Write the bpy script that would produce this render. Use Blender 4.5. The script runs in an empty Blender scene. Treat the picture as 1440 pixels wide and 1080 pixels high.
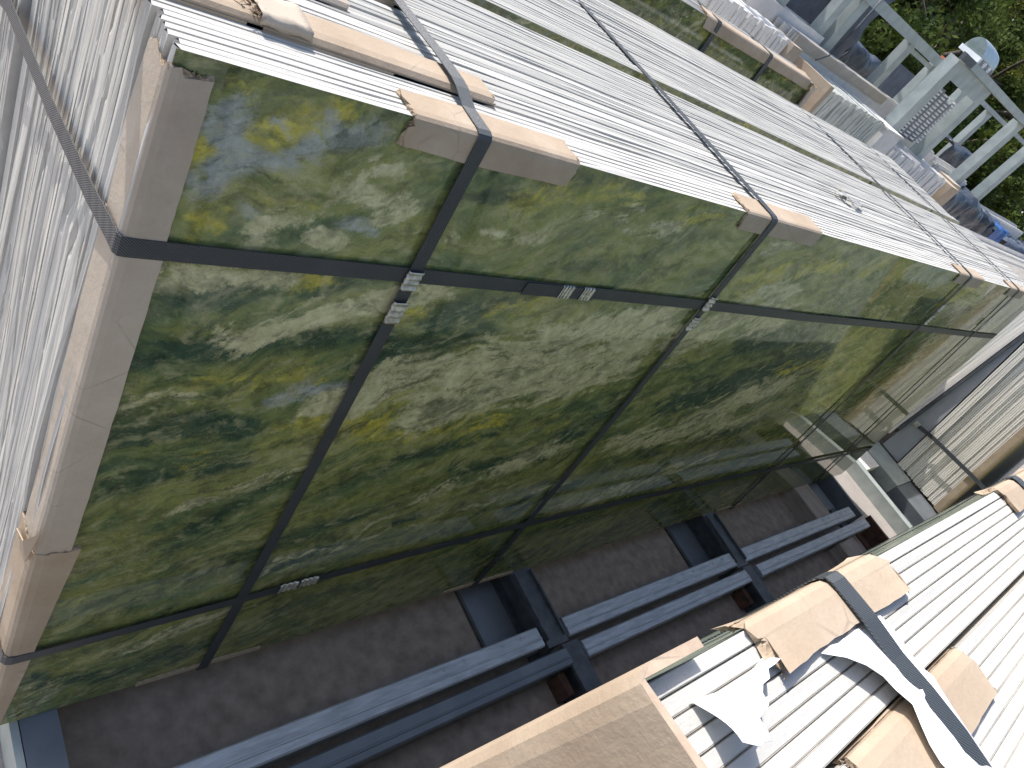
import bpy, math, random
import numpy as np
from mathutils import Vector, Matrix, noise as mnoise

# ------------------------------------------------------------------ camera, sky, sun, exposure
U = 0.45                      # one layout unit in metres
GZ = -5.1                     # the ground, in layout units below the lens
sc = bpy.context.scene
col = sc.collection

def P(x, y, z):
    return Vector((x * U, y * U, (z - GZ) * U))

camd = bpy.data.cameras.new('camera')
camd.sensor_width = 36.0
camd.lens = 26.07
camd.clip_start = 0.02
camd.clip_end = 600.0
cam = bpy.data.objects.new('camera', camd)
col.objects.link(cam)
Rm = ((0.7011399, -0.46498085, 0.54055124), (-0.02837927, -0.77570882, -0.63045257), (0.71245874, 0.426695, -0.55707623))
mw = Matrix(((Rm[0][0], -Rm[1][0], -Rm[2][0], 0), (Rm[0][1], -Rm[1][1], -Rm[2][1], 0), (Rm[0][2], -Rm[1][2], -Rm[2][2], 0), (0, 0, 0, 1)))
mw.translation = P(0, 0, 0)
cam.matrix_world = mw
sc.camera = cam

SUN_DIR = Vector((-0.25, 0.968, 0.0)).normalized()
SUN_EL = math.radians(50)
world = bpy.data.worlds.new('World')
sc.world = world
world.use_nodes = True
wn = world.node_tree
for n_ in list(wn.nodes):
    wn.nodes.remove(n_)
sky = wn.nodes.new('ShaderNodeTexSky')
sky.sky_type = 'NISHITA'
sky.sun_disc = False
sky.sun_elevation = SUN_EL
sky.sun_rotation = math.atan2(SUN_DIR.x, SUN_DIR.y)
sky.air_density = 1.0
sky.dust_density = 2.2
sky.ozone_density = 1.0
bg = wn.nodes.new('ShaderNodeBackground')
bg.inputs['Strength'].default_value = 0.15
wo = wn.nodes.new('ShaderNodeOutputWorld')
wn.links.new(sky.outputs['Color'], bg.inputs['Color'])
wn.links.new(bg.outputs['Background'], wo.inputs['Surface'])

sund = bpy.data.lights.new('sun', 'SUN')
sund.energy = 3.7
sund.angle = math.radians(0.5)
sund.color = (1.0, 0.975, 0.935)
sun = bpy.data.objects.new('sun', sund)
col.objects.link(sun)
sd = Vector((SUN_DIR.x * math.cos(SUN_EL), SUN_DIR.y * math.cos(SUN_EL), math.sin(SUN_EL)))
sun.rotation_euler = sd.to_track_quat('Z', 'Y').to_euler()
sun.location = P(0, 8, 20)

sc.view_settings.view_transform = 'Standard'
sc.view_settings.look = 'None'
sc.view_settings.gamma = 1.0
sc.view_settings.exposure = 0.70
sc.view_settings.use_curve_mapping = False
sc.cycles.max_bounces = 10
sc.cycles.diffuse_bounces = 5
sc.cycles.glossy_bounces = 4
sc.cycles.use_denoising = True

# ------------------------------------------------------------------ helpers
ORG = {}

def reg(o, org):
    ORG[o.name] = org

def setp(o, label=None, cat=None, group=None, kind=None):
    if label: o['label'] = label
    if cat: o['category'] = cat
    if group: o['group'] = group
    if kind: o['kind'] = kind
    return o

def thing(name, label, cat, org, group=None, kind=None):
    o = bpy.data.objects.new(name, None)
    o.empty_display_size = 0.05
    col.objects.link(o)
    o.location = P(*org)
    ORG[o.name] = org
    return setp(o, label, cat, group, kind)

class MB:
    """collects a mesh in layout units"""
    def __init__(self):
        self.v = []; self.f = []; self.m = []; self.s = []
    def add(self, verts, faces, m=0, smooth=False):
        b = len(self.v)
        self.v += [tuple(p) for p in verts]
        for f in faces:
            self.f.append(tuple(b + i for i in f)); self.m.append(m); self.s.append(smooth)
    def box(self, x0, x1, y0, y1, z0, z1, m=0, lean=0.0):
        h = z1 - z0
        vs = [(x0, y0, z0), (x1, y0, z0), (x1, y1, z0), (x0, y1, z0), (x0, y0 + lean * h, z1), (x1, y0 + lean * h, z1), (x1, y1 + lean * h, z1), (x0, y1 + lean * h, z1)]
        self.add(vs, [(3, 2, 1, 0), (4, 5, 6, 7), (0, 1, 5, 4), (1, 2, 6, 5), (2, 3, 7, 6), (3, 0, 4, 7)], m)
    def hexa(self, a, b, m=0):
        """two quads a (4 pts) and b (4 pts) joined"""
        self.add(list(a) + list(b), [(3, 2, 1, 0), (4, 5, 6, 7), (0, 1, 5, 4), (1, 2, 6, 5), (2, 3, 7, 6), (3, 0, 4, 7)], m)
    def beam(self, p, q, w, h, up=(0, 0, 1), m=0, w2=None, h2=None):
        p = Vector(p); q = Vector(q); d = (q - p).normalized(); u = Vector(up)
        s = d.cross(u).normalized(); u = s.cross(d).normalized()
        w2 = w if w2 is None else w2; h2 = h if h2 is None else h2
        def ring(c, ww, hh):
            return [c - s * ww / 2 - u * hh / 2, c + s * ww / 2 - u * hh / 2, c + s * ww / 2 + u * hh / 2, c - s * ww / 2 + u * hh / 2]
        self.hexa(ring(p, w, h), ring(q, w2, h2), m)
    def prism(self, prof, x0, x1, m=0, smooth=False):
        n = len(prof)
        vs = [(x0, a, b) for a, b in prof] + [(x1, a, b) for a, b in prof]
        fs = [(i, (i + 1) % n, n + (i + 1) % n, n + i) for i in range(n)]
        self.add(vs, fs, m, smooth)
        self.add(vs[:n], [tuple(reversed(range(n)))], m)
        self.add(vs[n:], [tuple(range(n))], m)
    def tube(self, pts, r, n=8, m=0, r2=None):
        pts = [Vector(p) for p in pts]
        vs = []; k = len(pts)
        for i, p in enumerate(pts):
            d = (pts[min(i + 1, k - 1)] - pts[max(i - 1, 0)]).normalized()
            a = Vector((0, 0, 1)) if abs(d.z) < 0.9 else Vector((1, 0, 0))
            s = d.cross(a).normalized(); u = s.cross(d)
            rr = r if r2 is None else r + (r2 - r) * i / (k - 1)
            for j in range(n):
                t = 2 * math.pi * j / n
                vs.append(p + s * math.cos(t) * rr + u * math.sin(t) * rr)
        fs = []
        for i in range(k - 1):
            for j in range(n):
                fs.append((i * n + j, i * n + (j + 1) % n, (i + 1) * n + (j + 1) % n, (i + 1) * n + j))
        fs.append(tuple(reversed(range(n)))); fs.append(tuple(range((k - 1) * n, k * n)))
        self.add(vs, fs, m, True)
    def ribbon(self, pts, wid, th, m=0):
        """pts: list of (point, width direction); thin strap with real thickness"""
        k = len(pts); vs = []
        pp = [Vector(p) for p, w in pts]; ww = [Vector(w).normalized() for p, w in pts]
        for i in range(k):
            d = (pp[min(i + 1, k - 1)] - pp[max(i - 1, 0)]).normalized()
            nrm = ww[i].cross(d).normalized()
            a = ww[i] * wid / 2; b = nrm * th / 2
            vs += [pp[i] - a - b, pp[i] + a - b, pp[i] + a + b, pp[i] - a + b]
        fs = []
        for i in range(k - 1):
            for j in range(4):
                fs.append((i * 4 + j, i * 4 + (j + 1) % 4, i * 4 + 4 + (j + 1) % 4, i * 4 + 4 + j))
        fs.append((3, 2, 1, 0)); fs.append(tuple(4 * (k - 1) + j for j in range(4)))
        self.add(vs, fs, m)
    def sheet(self, grid, th=0.002, m=0):
        """grid[i][j] of points -> a thin sheet with two sides"""
        ni = len(grid); nj = len(grid[0])
        g = [[Vector(p) for p in r] for r in grid]
        up = []
        for i in range(ni):
            for j in range(nj):
                du = g[min(i + 1, ni - 1)][j] - g[max(i - 1, 0)][j]
                dv = g[i][min(j + 1, nj - 1)] - g[i][max(j - 1, 0)]
                nn = du.cross(dv)
                nn = nn.normalized() if nn.length > 1e-9 else Vector((0, 0, 1))
                up.append(g[i][j] + nn * th)
        vs = [p for r in g for p in r] + up
        o = ni * nj; fs = []
        for i in range(ni - 1):
            for j in range(nj - 1):
                a = i * nj + j
                fs.append((a + nj, a + nj + 1, a + 1, a)); fs.append((o + a, o + a + 1, o + a + nj + 1, o + a + nj))
        for i in range(ni - 1):
            a = i * nj; fs.append((a, o + a, o + a + nj, a + nj)); a = i * nj + nj - 1; fs.append((a, a + nj, o + a + nj, o + a))
        for j in range(nj - 1):
            a = j; fs.append((a, a + 1, o + a + 1, o + a)); a = (ni - 1) * nj + j; fs.append((a, o + a, o + a + 1, a + 1))
        self.add(vs, fs, m, True)
    def mesh(self, name, mats, org):
        me = bpy.data.meshes.new(name)
        vs = [((x - org[0]) * U, (y - org[1]) * U, (z - org[2]) * U) for x, y, z in self.v]
        me.from_pydata(vs, [], self.f)
        for mt in (mats if isinstance(mats, (list, tuple)) else [mats]):
            me.materials.append(mt)
        me.polygons.foreach_set('material_index', self.m)
        me.polygons.foreach_set('use_smooth', self.s)
        me.update()
        return me
    def build(self, name, mats, parent=None, org=None):
        if org is None:
            if parent is not None: org = ORG[parent.name]
            else:
                a = np.array(self.v); org = (float(a[:, 0].mean()), float(a[:, 1].mean()), float(a[:, 2].min()))
        me = self.mesh(name, mats, org)
        o = bpy.data.objects.new(name, me)
        col.objects.link(o)
        if parent is not None:
            o.parent = parent
            po = ORG[parent.name]
            o.location = ((org[0] - po[0]) * U, (org[1] - po[1]) * U, (org[2] - po[2]) * U)
        else:
            o.location = P(*org)
        ORG[o.name] = org
        return o

# ------------------------------------------------------------------ materials
def newmat(name):
    m = bpy.data.materials.new(name)
    m.use_nodes = True
    nt = m.node_tree
    return m, nt, nt.nodes['Principled BSDF']

def N(nt, t, **kw):
    n = nt.nodes.new(t)
    for k, v in kw.items():
        setattr(n, k, v)
    return n

def texco(nt, scale=(1, 1, 1), rot=(0, 0, 0), space='Object'):
    """position in layout units, so that grain has a real size"""
    tc = N(nt, 'ShaderNodeTexCoord')
    mp = N(nt, 'ShaderNodeMapping')
    mp.inputs['Scale'].default_value = tuple(s / U for s in scale)
    mp.inputs['Rotation'].default_value = rot
    nt.links.new(tc.outputs[space], mp.inputs['Vector'])
    return mp.outputs['Vector']

def rnd_offset(nt, vec, amt=37.0):
    oi = N(nt, 'ShaderNodeObjectInfo')
    ml = N(nt, 'ShaderNodeMath', operation='MULTIPLY'); ml.inputs[1].default_value = amt
    nt.links.new(oi.outputs['Random'], ml.inputs[0])
    ad = N(nt, 'ShaderNodeVectorMath', operation='ADD')
    nt.links.new(vec, ad.inputs[0]); nt.links.new(ml.outputs[0], ad.inputs[1])
    return ad.outputs['Vector']

def noise(nt, vec, scale=5, detail=6, rough=0.55, dist=0.0):
    n = N(nt, 'ShaderNodeTexNoise')
    n.inputs['Scale'].default_value = scale; n.inputs['Detail'].default_value = detail
    n.inputs['Roughness'].default_value = rough; n.inputs['Distortion'].default_value = dist
    nt.links.new(vec, n.inputs['Vector'])
    return n.outputs['Fac']

def ramp(nt, fac, stops, interp='LINEAR'):
    r = N(nt, 'ShaderNodeValToRGB'); r.color_ramp.interpolation = interp
    el = r.color_ramp.elements
    while len(el) < len(stops): el.new(0.5)
    for e, (p, c) in zip(el, stops):
        e.position = p
        e.color = (c, c, c, 1) if isinstance(c, (int, float)) else (c[0], c[1], c[2], 1)
    nt.links.new(fac, r.inputs['Fac'])
    return r.outputs['Color']

def mix(nt, fac, a, b, mode='MIX'):
    m = N(nt, 'ShaderNodeMix', data_type='RGBA', blend_type=mode)
    for k, v in ((0, fac), (6, a), (7, b)):
        if isinstance(v, (int, float)): m.inputs[k].default_value = v if k == 0 else (v, v, v, 1)
        elif isinstance(v, tuple): m.inputs[k].default_value = (v[0], v[1], v[2], 1)
        else: nt.links.new(v, m.inputs[k])
    return m.outputs[2]

def mth(nt, op, a, b=None, clamp=False):
    m = N(nt, 'ShaderNodeMath', operation=op); m.use_clamp = clamp
    for k, v in ((0, a), (1, b)):
        if v is None: continue
        if isinstance(v, (int, float)): m.inputs[k].default_value = v
        else: nt.links.new(v, m.inputs[k])
    return m.outputs[0]

def bump(nt, bs, h, strength=0.3, dist=0.01):
    b = N(nt, 'ShaderNodeBump'); b.inputs['Strength'].default_value = strength; b.inputs['Distance'].default_value = dist * U
    nt.links.new(h, b.inputs['Height']); nt.links.new(b.outputs['Normal'], bs.inputs['Normal'])

def simple(name, c0, c1, scale=8, rough=0.6, metal=0.0, bmp=0.2, stretch=(1, 1, 1), detail=8, spec=0.5, rnd=True, bd=0.01):
    m, nt, b = newmat(name)
    v = texco(nt, stretch)
    if rnd: v = rnd_offset(nt, v)
    f = noise(nt, v, scale, detail)
    cc = ramp(nt, f, [(0.3, c0), (0.7, c1)])
    nt.links.new(cc, b.inputs['Base Color'])
    b.inputs['Roughness'].default_value = rough; b.inputs['Metallic'].default_value = metal
    b.inputs['Specular IOR Level'].default_value = spec
    if bmp: bump(nt, b, f, bmp, bd)
    return m

def edge_mat(name, base, dark, tint, streak=(2, 30, 2)):
    """sawn, chalky slab edge: streaks along the slab, per-slab tone"""
    m, nt, b = newmat(name)
    v = rnd_offset(nt, texco(nt, (1, 1, 1)), 53)
    vs = rnd_offset(nt, texco(nt, (0.8, 14, 1.2)), 91)
    f1 = noise(nt, vs, 1.6, 6, 0.65)
    f2 = noise(nt, v, 26, 5, 0.7)
    oi = N(nt, 'ShaderNodeObjectInfo')
    base_c = mix(nt, ramp(nt, oi.outputs['Random'], [(0.0, 0.0), (0.45, 0.12), (0.7, 0.55), (1.0, 1.0)]), base, tint)
    st = ramp(nt, f1, [(0.5, 0.0), (0.78, 0.6)])
    c = mix(nt, st, base_c, dark)
    sp = ramp(nt, f2, [(0.62, 0.0), (0.76, 0.35)])
    c = mix(nt, sp, c, (0.36, 0.36, 0.30))
    nt.links.new(c, b.inputs['Base Color'])
    b.inputs['Roughness'].default_value = 0.85
    b.inputs['Specular IOR Level'].default_value = 0.25
    bump(nt, b, mth(nt, 'ADD', f1, f2), 0.35, 0.008)
    return m

M = {}
M['edge'] = edge_mat('sawn_marble_edge', (0.44, 0.425, 0.39), (0.24, 0.24, 0.22), (0.31, 0.305, 0.285))
M['edge_near'] = edge_mat('sawn_marble_edge_clean', (0.52, 0.50, 0.46), (0.40, 0.39, 0.355), (0.46, 0.445, 0.41))

def end_mat(name='rough_slab_end', k=0.78, bs=0.28, zs=0.6, ys=10, dirt=0.5):
    """split slab ends: chalky, fluted along the height"""
    m, nt, b = newmat(name)
    tc = N(nt, 'ShaderNodeTexCoord')
    oi = N(nt, 'ShaderNodeObjectInfo')
    geo = N(nt, 'ShaderNodeNewGeometry')
    mp = N(nt, 'ShaderNodeMapping'); mp.inputs['Scale'].default_value = (3 / U, ys / U, zs / U); mp.inputs['Rotation'].default_value = (math.radians(-5.8), 0, 0)
    nt.links.new(geo.outputs['Position'], mp.inputs['Vector'])
    f1 = noise(nt, mp.outputs['Vector'], 1.0, 8, 0.62, 0.6)
    mp2 = N(nt, 'ShaderNodeMapping'); mp2.inputs['Scale'].default_value = (6 / U, 9 / U, 4 / U)
    nt.links.new(geo.outputs['Position'], mp2.inputs['Vector'])
    f2 = noise(nt, mp2.outputs['Vector'], 2.0, 8, 0.6)
    c = ramp(nt, f1, [(0.26, (0.50 * k, 0.47 * k, 0.415 * k)), (0.40, (0.66 * k, 0.62 * k, 0.555 * k)), (0.60, (0.78 * k, 0.74 * k, 0.67 * k)), (0.74, (0.60 * k, 0.58 * k, 0.50 * k))])
    c = mix(nt, ramp(nt, f2, [(0.5, 0.0), (0.8, dirt)]), c, (0.52 * k, 0.50 * k, 0.45 * k))
    c = mix(nt, ramp(nt, oi.outputs['Random'], [(0.5, 0.0), (1.0, 0.3)]), c, (0.50 * k, 0.48 * k, 0.42 * k))
    nt.links.new(c, b.inputs['Base Color'])
    b.inputs['Roughness'].default_value = 0.9
    b.inputs['Specular IOR Level'].default_value = 0.15
    bump(nt, b, mth(nt, 'ADD', f1, mth(nt, 'MULTIPLY', f2, 0.5)), bs, 0.018)
    return m
M['end'] = end_mat()
M['end_clean'] = end_mat('striped_slab_end', 1.16, 0.06, 0.15, 30, 0.15)

def marble(name, attr):
    """polished green marble: olive, cream, blue grey and dark green drifts, dark hair veins"""
    m, nt, b = newmat(name)
    tc = N(nt, 'ShaderNodeTexCoord')
    mp = N(nt, 'ShaderNodeMapping'); mp.inputs['Scale'].default_value = (1 / U, 1 / U, 1 / U)
    nt.links.new(tc.outputs['Object'], mp.inputs['Vector'])
    # flow: tilt the long axis upward to the right, then stretch
    mr = N(nt, 'ShaderNodeMapping'); mr.inputs['Rotation'].default_value = (0, math.radians(21), 0)
    nt.links.new(mp.outputs['Vector'], mr.inputs['Vector'])
    warp = N(nt, 'ShaderNodeTexNoise'); warp.inputs['Scale'].default_value = 1.7; warp.inputs['Detail'].default_value = 3
    nt.links.new(mr.outputs['Vector'], warp.inputs['Vector'])
    wv = N(nt, 'ShaderNodeVectorMath', operation='SCALE'); wv.inputs['Scale'].default_value = 0.45
    nt.links.new(warp.outputs['Color'], wv.inputs[0])
    wa = N(nt, 'ShaderNodeVectorMath', operation='ADD')
    nt.links.new(mr.outputs['Vector'], wa.inputs[0]); nt.links.new(wv.outputs['Vector'], wa.inputs[1])
    ms = N(nt, 'ShaderNodeMapping'); ms.inputs['Scale'].default_value = (0.85, 1.0, 3.1)
    nt.links.new(wa.outputs['Vector'], ms.inputs['Vector'])
    # a fine, directionless crumble of every boundary
    cn = N(nt, 'ShaderNodeTexNoise'); cn.inputs['Scale'].default_value = 9; cn.inputs['Detail'].default_value = 9; cn.inputs['Roughness'].default_value = 0.72
    nt.links.new(mr.outputs['Vector'], cn.inputs['Vector'])
    cs = N(nt, 'ShaderNodeVectorMath', operation='SUBTRACT'); cs.inputs[1].default_value = (0.5, 0.5, 0.5); nt.links.new(cn.outputs['Color'], cs.inputs[0])
    ck = N(nt, 'ShaderNodeVectorMath', operation='SCALE'); ck.inputs['Scale'].default_value = 0.42; nt.links.new(cs.outputs['Vector'], ck.inputs[0])
    ca_ = N(nt, 'ShaderNodeVectorMath', operation='ADD'); nt.links.new(ms.outputs['Vector'], ca_.inputs[0]); nt.links.new(ck.outputs['Vector'], ca_.inputs[1])
    F = ca_.outputs['Vector']
    I = mr.outputs['Vector']
    big = noise(nt, F, 1.5, 3, 0.5)
    iso = noise(nt, mr.outputs['Vector'], 13, 11, 0.74)
    iso2 = noise(nt, wa.outputs['Vector'], 19, 11, 0.76)
    def blend(a, b, k):
        return mth(nt, 'ADD', mth(nt, 'MULTIPLY', a, 1 - k), mth(nt, 'MULTIPLY', b, k))
    med = blend(noise(nt, F, 3.4, 6, 0.58), iso, 0.27)
    med2 = blend(noise(nt, F, 5.3, 6, 0.58), iso2, 0.30)
    fine = noise(nt, I, 17, 10, 0.74)
    off = N(nt, 'ShaderNodeVectorMath', operation='ADD'); off.inputs[1].default_value = (7.3, 3.1, 9.7); nt.links.new(F, off.inputs[0])
    nC = blend(noise(nt, off.outputs['Vector'], 3.8, 6, 0.58), iso2, 0.30)
    nB = blend(noise(nt, off.outputs['Vector'], 5.0, 6, 0.6), iso, 0.45)
    long_ = noise(nt, off.outputs['Vector'], 1.4, 5, 0.55)
    grit = noise(nt, mr.outputs['Vector'], 55, 6, 0.8)
    blot = noise(nt, I, 6, 10, 0.70)
    if attr:
        a1 = N(nt, 'ShaderNodeAttribute', attribute_name='drift_a'); a2 = N(nt, 'ShaderNodeAttribute', attribute_name='drift_b')
        s1 = N(nt, 'ShaderNodeSeparateColor'); s2 = N(nt, 'ShaderNodeSeparateColor')
        nt.links.new(a1.outputs['Color'], s1.inputs['Color']); nt.links.new(a2.outputs['Color'], s2.inputs['Color'])
        mY, mC, mB = s1.outputs[0], s1.outputs[1], s1.outputs[2]; mD, mR = s2.outputs[0], s2.outputs[1]
    else:
        mY = mth(nt, 'MULTIPLY', noise(nt, F, 1.1, 3), 0.8); mC = mth(nt, 'MULTIPLY', noise(nt, F, 1.9, 3), 0.75)
        mB = mth(nt, 'MULTIPLY', noise(nt, F, 1.4, 2), 0.55); mD = mth(nt, 'MULTIPLY', noise(nt, F, 2.2, 3), 0.9); mR = mth(nt, 'MULTIPLY', noise(nt, F, 0.9, 2), 0.3)
    def mask(a, nf, lo, hi, amp):
        v = mth(nt, 'ADD', a, mth(nt, 'MULTIPLY', mth(nt, 'SUBTRACT', nf, 0.5), amp))
        r = N(nt, 'ShaderNodeMapRange', interpolation_type='SMOOTHSTEP')
        r.inputs['From Min'].default_value = lo; r.inputs['From Max'].default_value = hi
        nt.links.new(v, r.inputs['Value'])
        return r.outputs['Result']
    base = ramp(nt, mth(nt, 'ADD', mth(nt, 'MULTIPLY', med, 0.6), mth(nt, 'MULTIPLY', big, 0.4)),
                [(0.30, (0.040, 0.084, 0.048)), (0.42, (0.115, 0.158, 0.066)), (0.54, (0.235, 0.245, 0.075)), (0.66, (0.39, 0.38, 0.19))])
    cY = ramp(nt, fine, [(0.3, (0.33, 0.29, 0.035)), (0.7, (0.64, 0.55, 0.085))])
    cC = ramp(nt, fine, [(0.3, (0.33, 0.315, 0.165)), (0.5, (0.50, 0.47, 0.275)), (0.72, (0.68, 0.63, 0.42))])
    cB = ramp(nt, fine, [(0.3, (0.21, 0.24, 0.22)), (0.7, (0.42, 0.44, 0.41))])
    cD = ramp(nt, fine, [(0.3, (0.016, 0.040, 0.027)), (0.7, (0.060, 0.105, 0.062))])
    c = mix(nt, mask(mD, med, 0.34, 0.88, 2.8), base, cD)
    c = mix(nt, mask(mY, med2, 0.42, 1.08, 3.0), c, cY)
    c = mix(nt, mask(mB, nB, 0.36, 0.78, 2.2), c, cB)
    c = mix(nt, mask(mC, nC, 0.44, 0.80, 3.0), c, cC)
    c = mix(nt, mask(mR, fine, 0.40, 0.70, 1.2), c, (0.30, 0.20, 0.08))
    # streaks of light and dark along the flow
    mst = N(nt, 'ShaderNodeMapping'); mst.inputs['Scale'].default_value = (1.0, 1.0, 3.0)
    nt.links.new(F, mst.inputs['Vector'])
    st = noise(nt, mst.outputs['Vector'], 1.6, 4, 0.55)
    c = mix(nt, ramp(nt, st, [(0.32, 0.55), (0.45, 0.0)]), c, (0.045, 0.060, 0.036))
    c = mix(nt, ramp(nt, st, [(0.57, 0.0), (0.75, 0.55)]), c, (0.36, 0.35, 0.22))
    c = mix(nt, ramp(nt, blot, [(0.60, 0.0), (0.72, 0.28)]), c, (0.32, 0.32, 0.19))
    c = mix(nt, ramp(nt, blot, [(0.34, 0.35), (0.42, 0.0)]), c, (0.055, 0.07, 0.035))
    c = mix(nt, ramp(nt, long_, [(0.34, 0.6), (0.43, 0.0)]), c, (0.030, 0.052, 0.030))
    st2 = noise(nt, mst.outputs['Vector'], 3.6, 4, 0.55)
    c = mix(nt, ramp(nt, st2, [(0.32, 0.5), (0.42, 0.0)]), c, (0.030, 0.040, 0.024))
    c = mix(nt, ramp(nt, st2, [(0.60, 0.0), (0.72, 0.4)]), c, (0.38, 0.36, 0.20))
    mgr = N(nt, 'ShaderNodeMapping'); mgr.inputs['Scale'].default_value = (1.0, 1.0, 1.7); mgr.inputs['Location'].default_value = (3.3, 0, 1.7)
    nt.links.new(wa.outputs['Vector'], mgr.inputs['Vector'])
    grain = noise(nt, mgr.outputs['Vector'], 8, 5, 0.6)
    c = mix(nt, ramp(nt, grain, [(0.36, 0.45), (0.46, 0.0)]), c, (0.040, 0.055, 0.030))
    c = mix(nt, ramp(nt, grain, [(0.55, 0.0), (0.68, 0.6)]), c, (0.37, 0.355, 0.19))
    # hairline cracks: edges of warped, flattened cells, broken up
    wc = N(nt, 'ShaderNodeVectorMath', operation='SCALE'); wc.inputs['Scale'].default_value = 0.5
    wn_ = N(nt, 'ShaderNodeTexNoise'); wn_.inputs['Scale'].default_value = 5.0; wn_.inputs['Detail'].default_value = 8; wn_.inputs['Roughness'].default_value = 0.7
    nt.links.new(F, wn_.inputs['Vector']); nt.links.new(wn_.outputs['Color'], wc.inputs[0])
    wd = N(nt, 'ShaderNodeVectorMath', operation='ADD'); nt.links.new(F, wd.inputs[0]); nt.links.new(wc.outputs['Vector'], wd.inputs[1])
    for sc_, wdt, k, colr in ((2.3, 0.018, 0.85, (0.028, 0.036, 0.026)), (4.6, 0.022, 0.6, (0.05, 0.055, 0.04)), (3.1, 0.014, 0.5, (0.42, 0.40, 0.28))):
        vo = N(nt, 'ShaderNodeTexVoronoi', feature='DISTANCE_TO_EDGE'); vo.inputs['Scale'].default_value = sc_
        nt.links.new(wd.outputs['Vector'], vo.inputs['Vector'])
        g = ramp(nt, vo.outputs['Distance'], [(0.0, k), (wdt, 0.0)])
        g = mix(nt, 1.0, g, ramp(nt, noise(nt, F, 1.3 * sc_, 4), [(0.44, 0.0), (0.60, 1.0)]), 'MULTIPLY')
        c = mix(nt, g, c, colr)
    c = mix(nt, ramp(nt, grit, [(0.60, 0.0), (0.72, 0.6)]), c, (0.07, 0.085, 0.05))
    c = mix(nt, ramp(nt, grit, [(0.28, 0.45), (0.40, 0.0)]), c, (0.36, 0.36, 0.26))
    lum = noise(nt, I, 8, 12, 0.72)
    c = mix(nt, 1.0, c, ramp(nt, lum, [(0.28, 0.62), (0.5, 0.98), (0.72, 1.0)]), 'MULTIPLY')
    c = mix(nt, ramp(nt, noise(nt, mr.outputs['Vector'], 26, 9, 0.8), [(0.56, 0.0), (0.72, 0.5)]), c, (0.40, 0.39, 0.26))
    nt.links.new(c, b.inputs['Base Color'])
    rr = ramp(nt, noise(nt, mp.outputs['Vector'], 3.0, 5), [(0.35, 0.025), (0.7, 0.06)])
    nt.links.new(rr, b.inputs['Roughness'])
    b.inputs['IOR'].default_value = 1.58
    return m
M['marble_face'] = marble('polished_green_marble', True)
M['marble'] = marble('polished_green_marble_plain', False)
M['marble_pale'] = simple('pale_green_marble', (0.10, 0.13, 0.09), (0.36, 0.38, 0.31), 5, 0.25, bmp=0.05, detail=12, stretch=(1, 1, 2))

def cardboard(name, a, b_, c_):
    m, nt, b = newmat(name)
    v = rnd_offset(nt, texco(nt), 23)
    f = noise(nt, v, 3.0, 9, 0.6); g = noise(nt, v, 70, 3, 0.6)
    mps = rnd_offset(nt, texco(nt, (60, 60, 6)), 11)
    h = noise(nt, mps, 1.0, 3)
    cc = ramp(nt, f, [(0.3, a), (0.55, b_), (0.75, c_)])
    cc = mix(nt, ramp(nt, g, [(0.55, 0.0), (0.8, 0.4)]), cc, a)
    cc = mix(nt, ramp(nt, h, [(0.6, 0.0), (0.8, 0.25)]), cc, c_)
    sc_ = noise(nt, v, 1.7, 10, 0.7)
    cc = mix(nt, ramp(nt, sc_, [(0.52, 0.0), (0.72, 0.35)]), cc, (0.22, 0.165, 0.115))
    cr = N(nt, 'ShaderNodeTexVoronoi', feature='DISTANCE_TO_EDGE'); cr.inputs['Scale'].default_value = 4.0; nt.links.new(v, cr.inputs['Vector'])
    crs = mix(nt, 1.0, ramp(nt, cr.outputs['Distance'], [(0.0, 0.5), (0.02, 0.0)]), ramp(nt, f, [(0.52, 0.0), (0.62, 1.0)]), 'MULTIPLY')
    cc = mix(nt, crs, cc, (0.20, 0.15, 0.11))
    nt.links.new(cc, b.inputs['Base Color'])
    b.inputs['Roughness'].default_value = 0.8; b.inputs['Specular IOR Level'].default_value = 0.3
    bump(nt, b, mth(nt, 'ADD', mth(nt, 'ADD', f, sc_), mth(nt, 'MULTIPLY', g, 0.2)), 0.4, 0.016)
    return m
M['card'] = cardboard('brown_cardboard', (0.36, 0.272, 0.19), (0.42, 0.33, 0.24), (0.48, 0.395, 0.305))
M['card_grey'] = cardboard('greyish_cardboard', (0.40, 0.33, 0.26), (0.46, 0.39, 0.31), (0.53, 0.45, 0.37))
M['card_edge'] = simple('pressed_cardboard_edge', (0.34, 0.25, 0.18), (0.46, 0.36, 0.27), 20, 0.9, bmp=0.3)
M['card_core'] = simple('torn_cardboard_core', (0.20, 0.135, 0.085), (0.48, 0.38, 0.27), 45, 0.95, bmp=0.7, bd=0.02)

def strap_mat():
    m, nt, b = newmat('woven_black_strap')
    v = texco(nt)
    w = N(nt, 'ShaderNodeTexWave', wave_type='BANDS', bands_direction='DIAGONAL'); w.inputs['Scale'].default_value = 60; w.inputs['Distortion'].default_value = 0.6
    nt.links.new(v, w.inputs['Vector'])
    w2 = N(nt, 'ShaderNodeTexWave', wave_type='BANDS', bands_direction='X'); w2.inputs['Scale'].default_value = 90
    nt.links.new(v, w2.inputs['Vector'])
    f = noise(nt, v, 5, 6)
    cc = ramp(nt, w.outputs['Fac'], [(0.2, (0.016, 0.019, 0.022)), (0.8, (0.066, 0.074, 0.084))])
    cc = mix(nt, ramp(nt, f, [(0.45, 0.0), (0.8, 0.35)]), cc, (0.09, 0.095, 0.095))
    nt.links.new(cc, b.inputs['Base Color'])
    b.inputs['Roughness'].default_value = 0.42
    bump(nt, b, mth(nt, 'ADD', w.outputs['Fac'], w2.outputs['Fac']), 0.5, 0.003)
    return m
M['strap'] = strap_mat()
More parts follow.
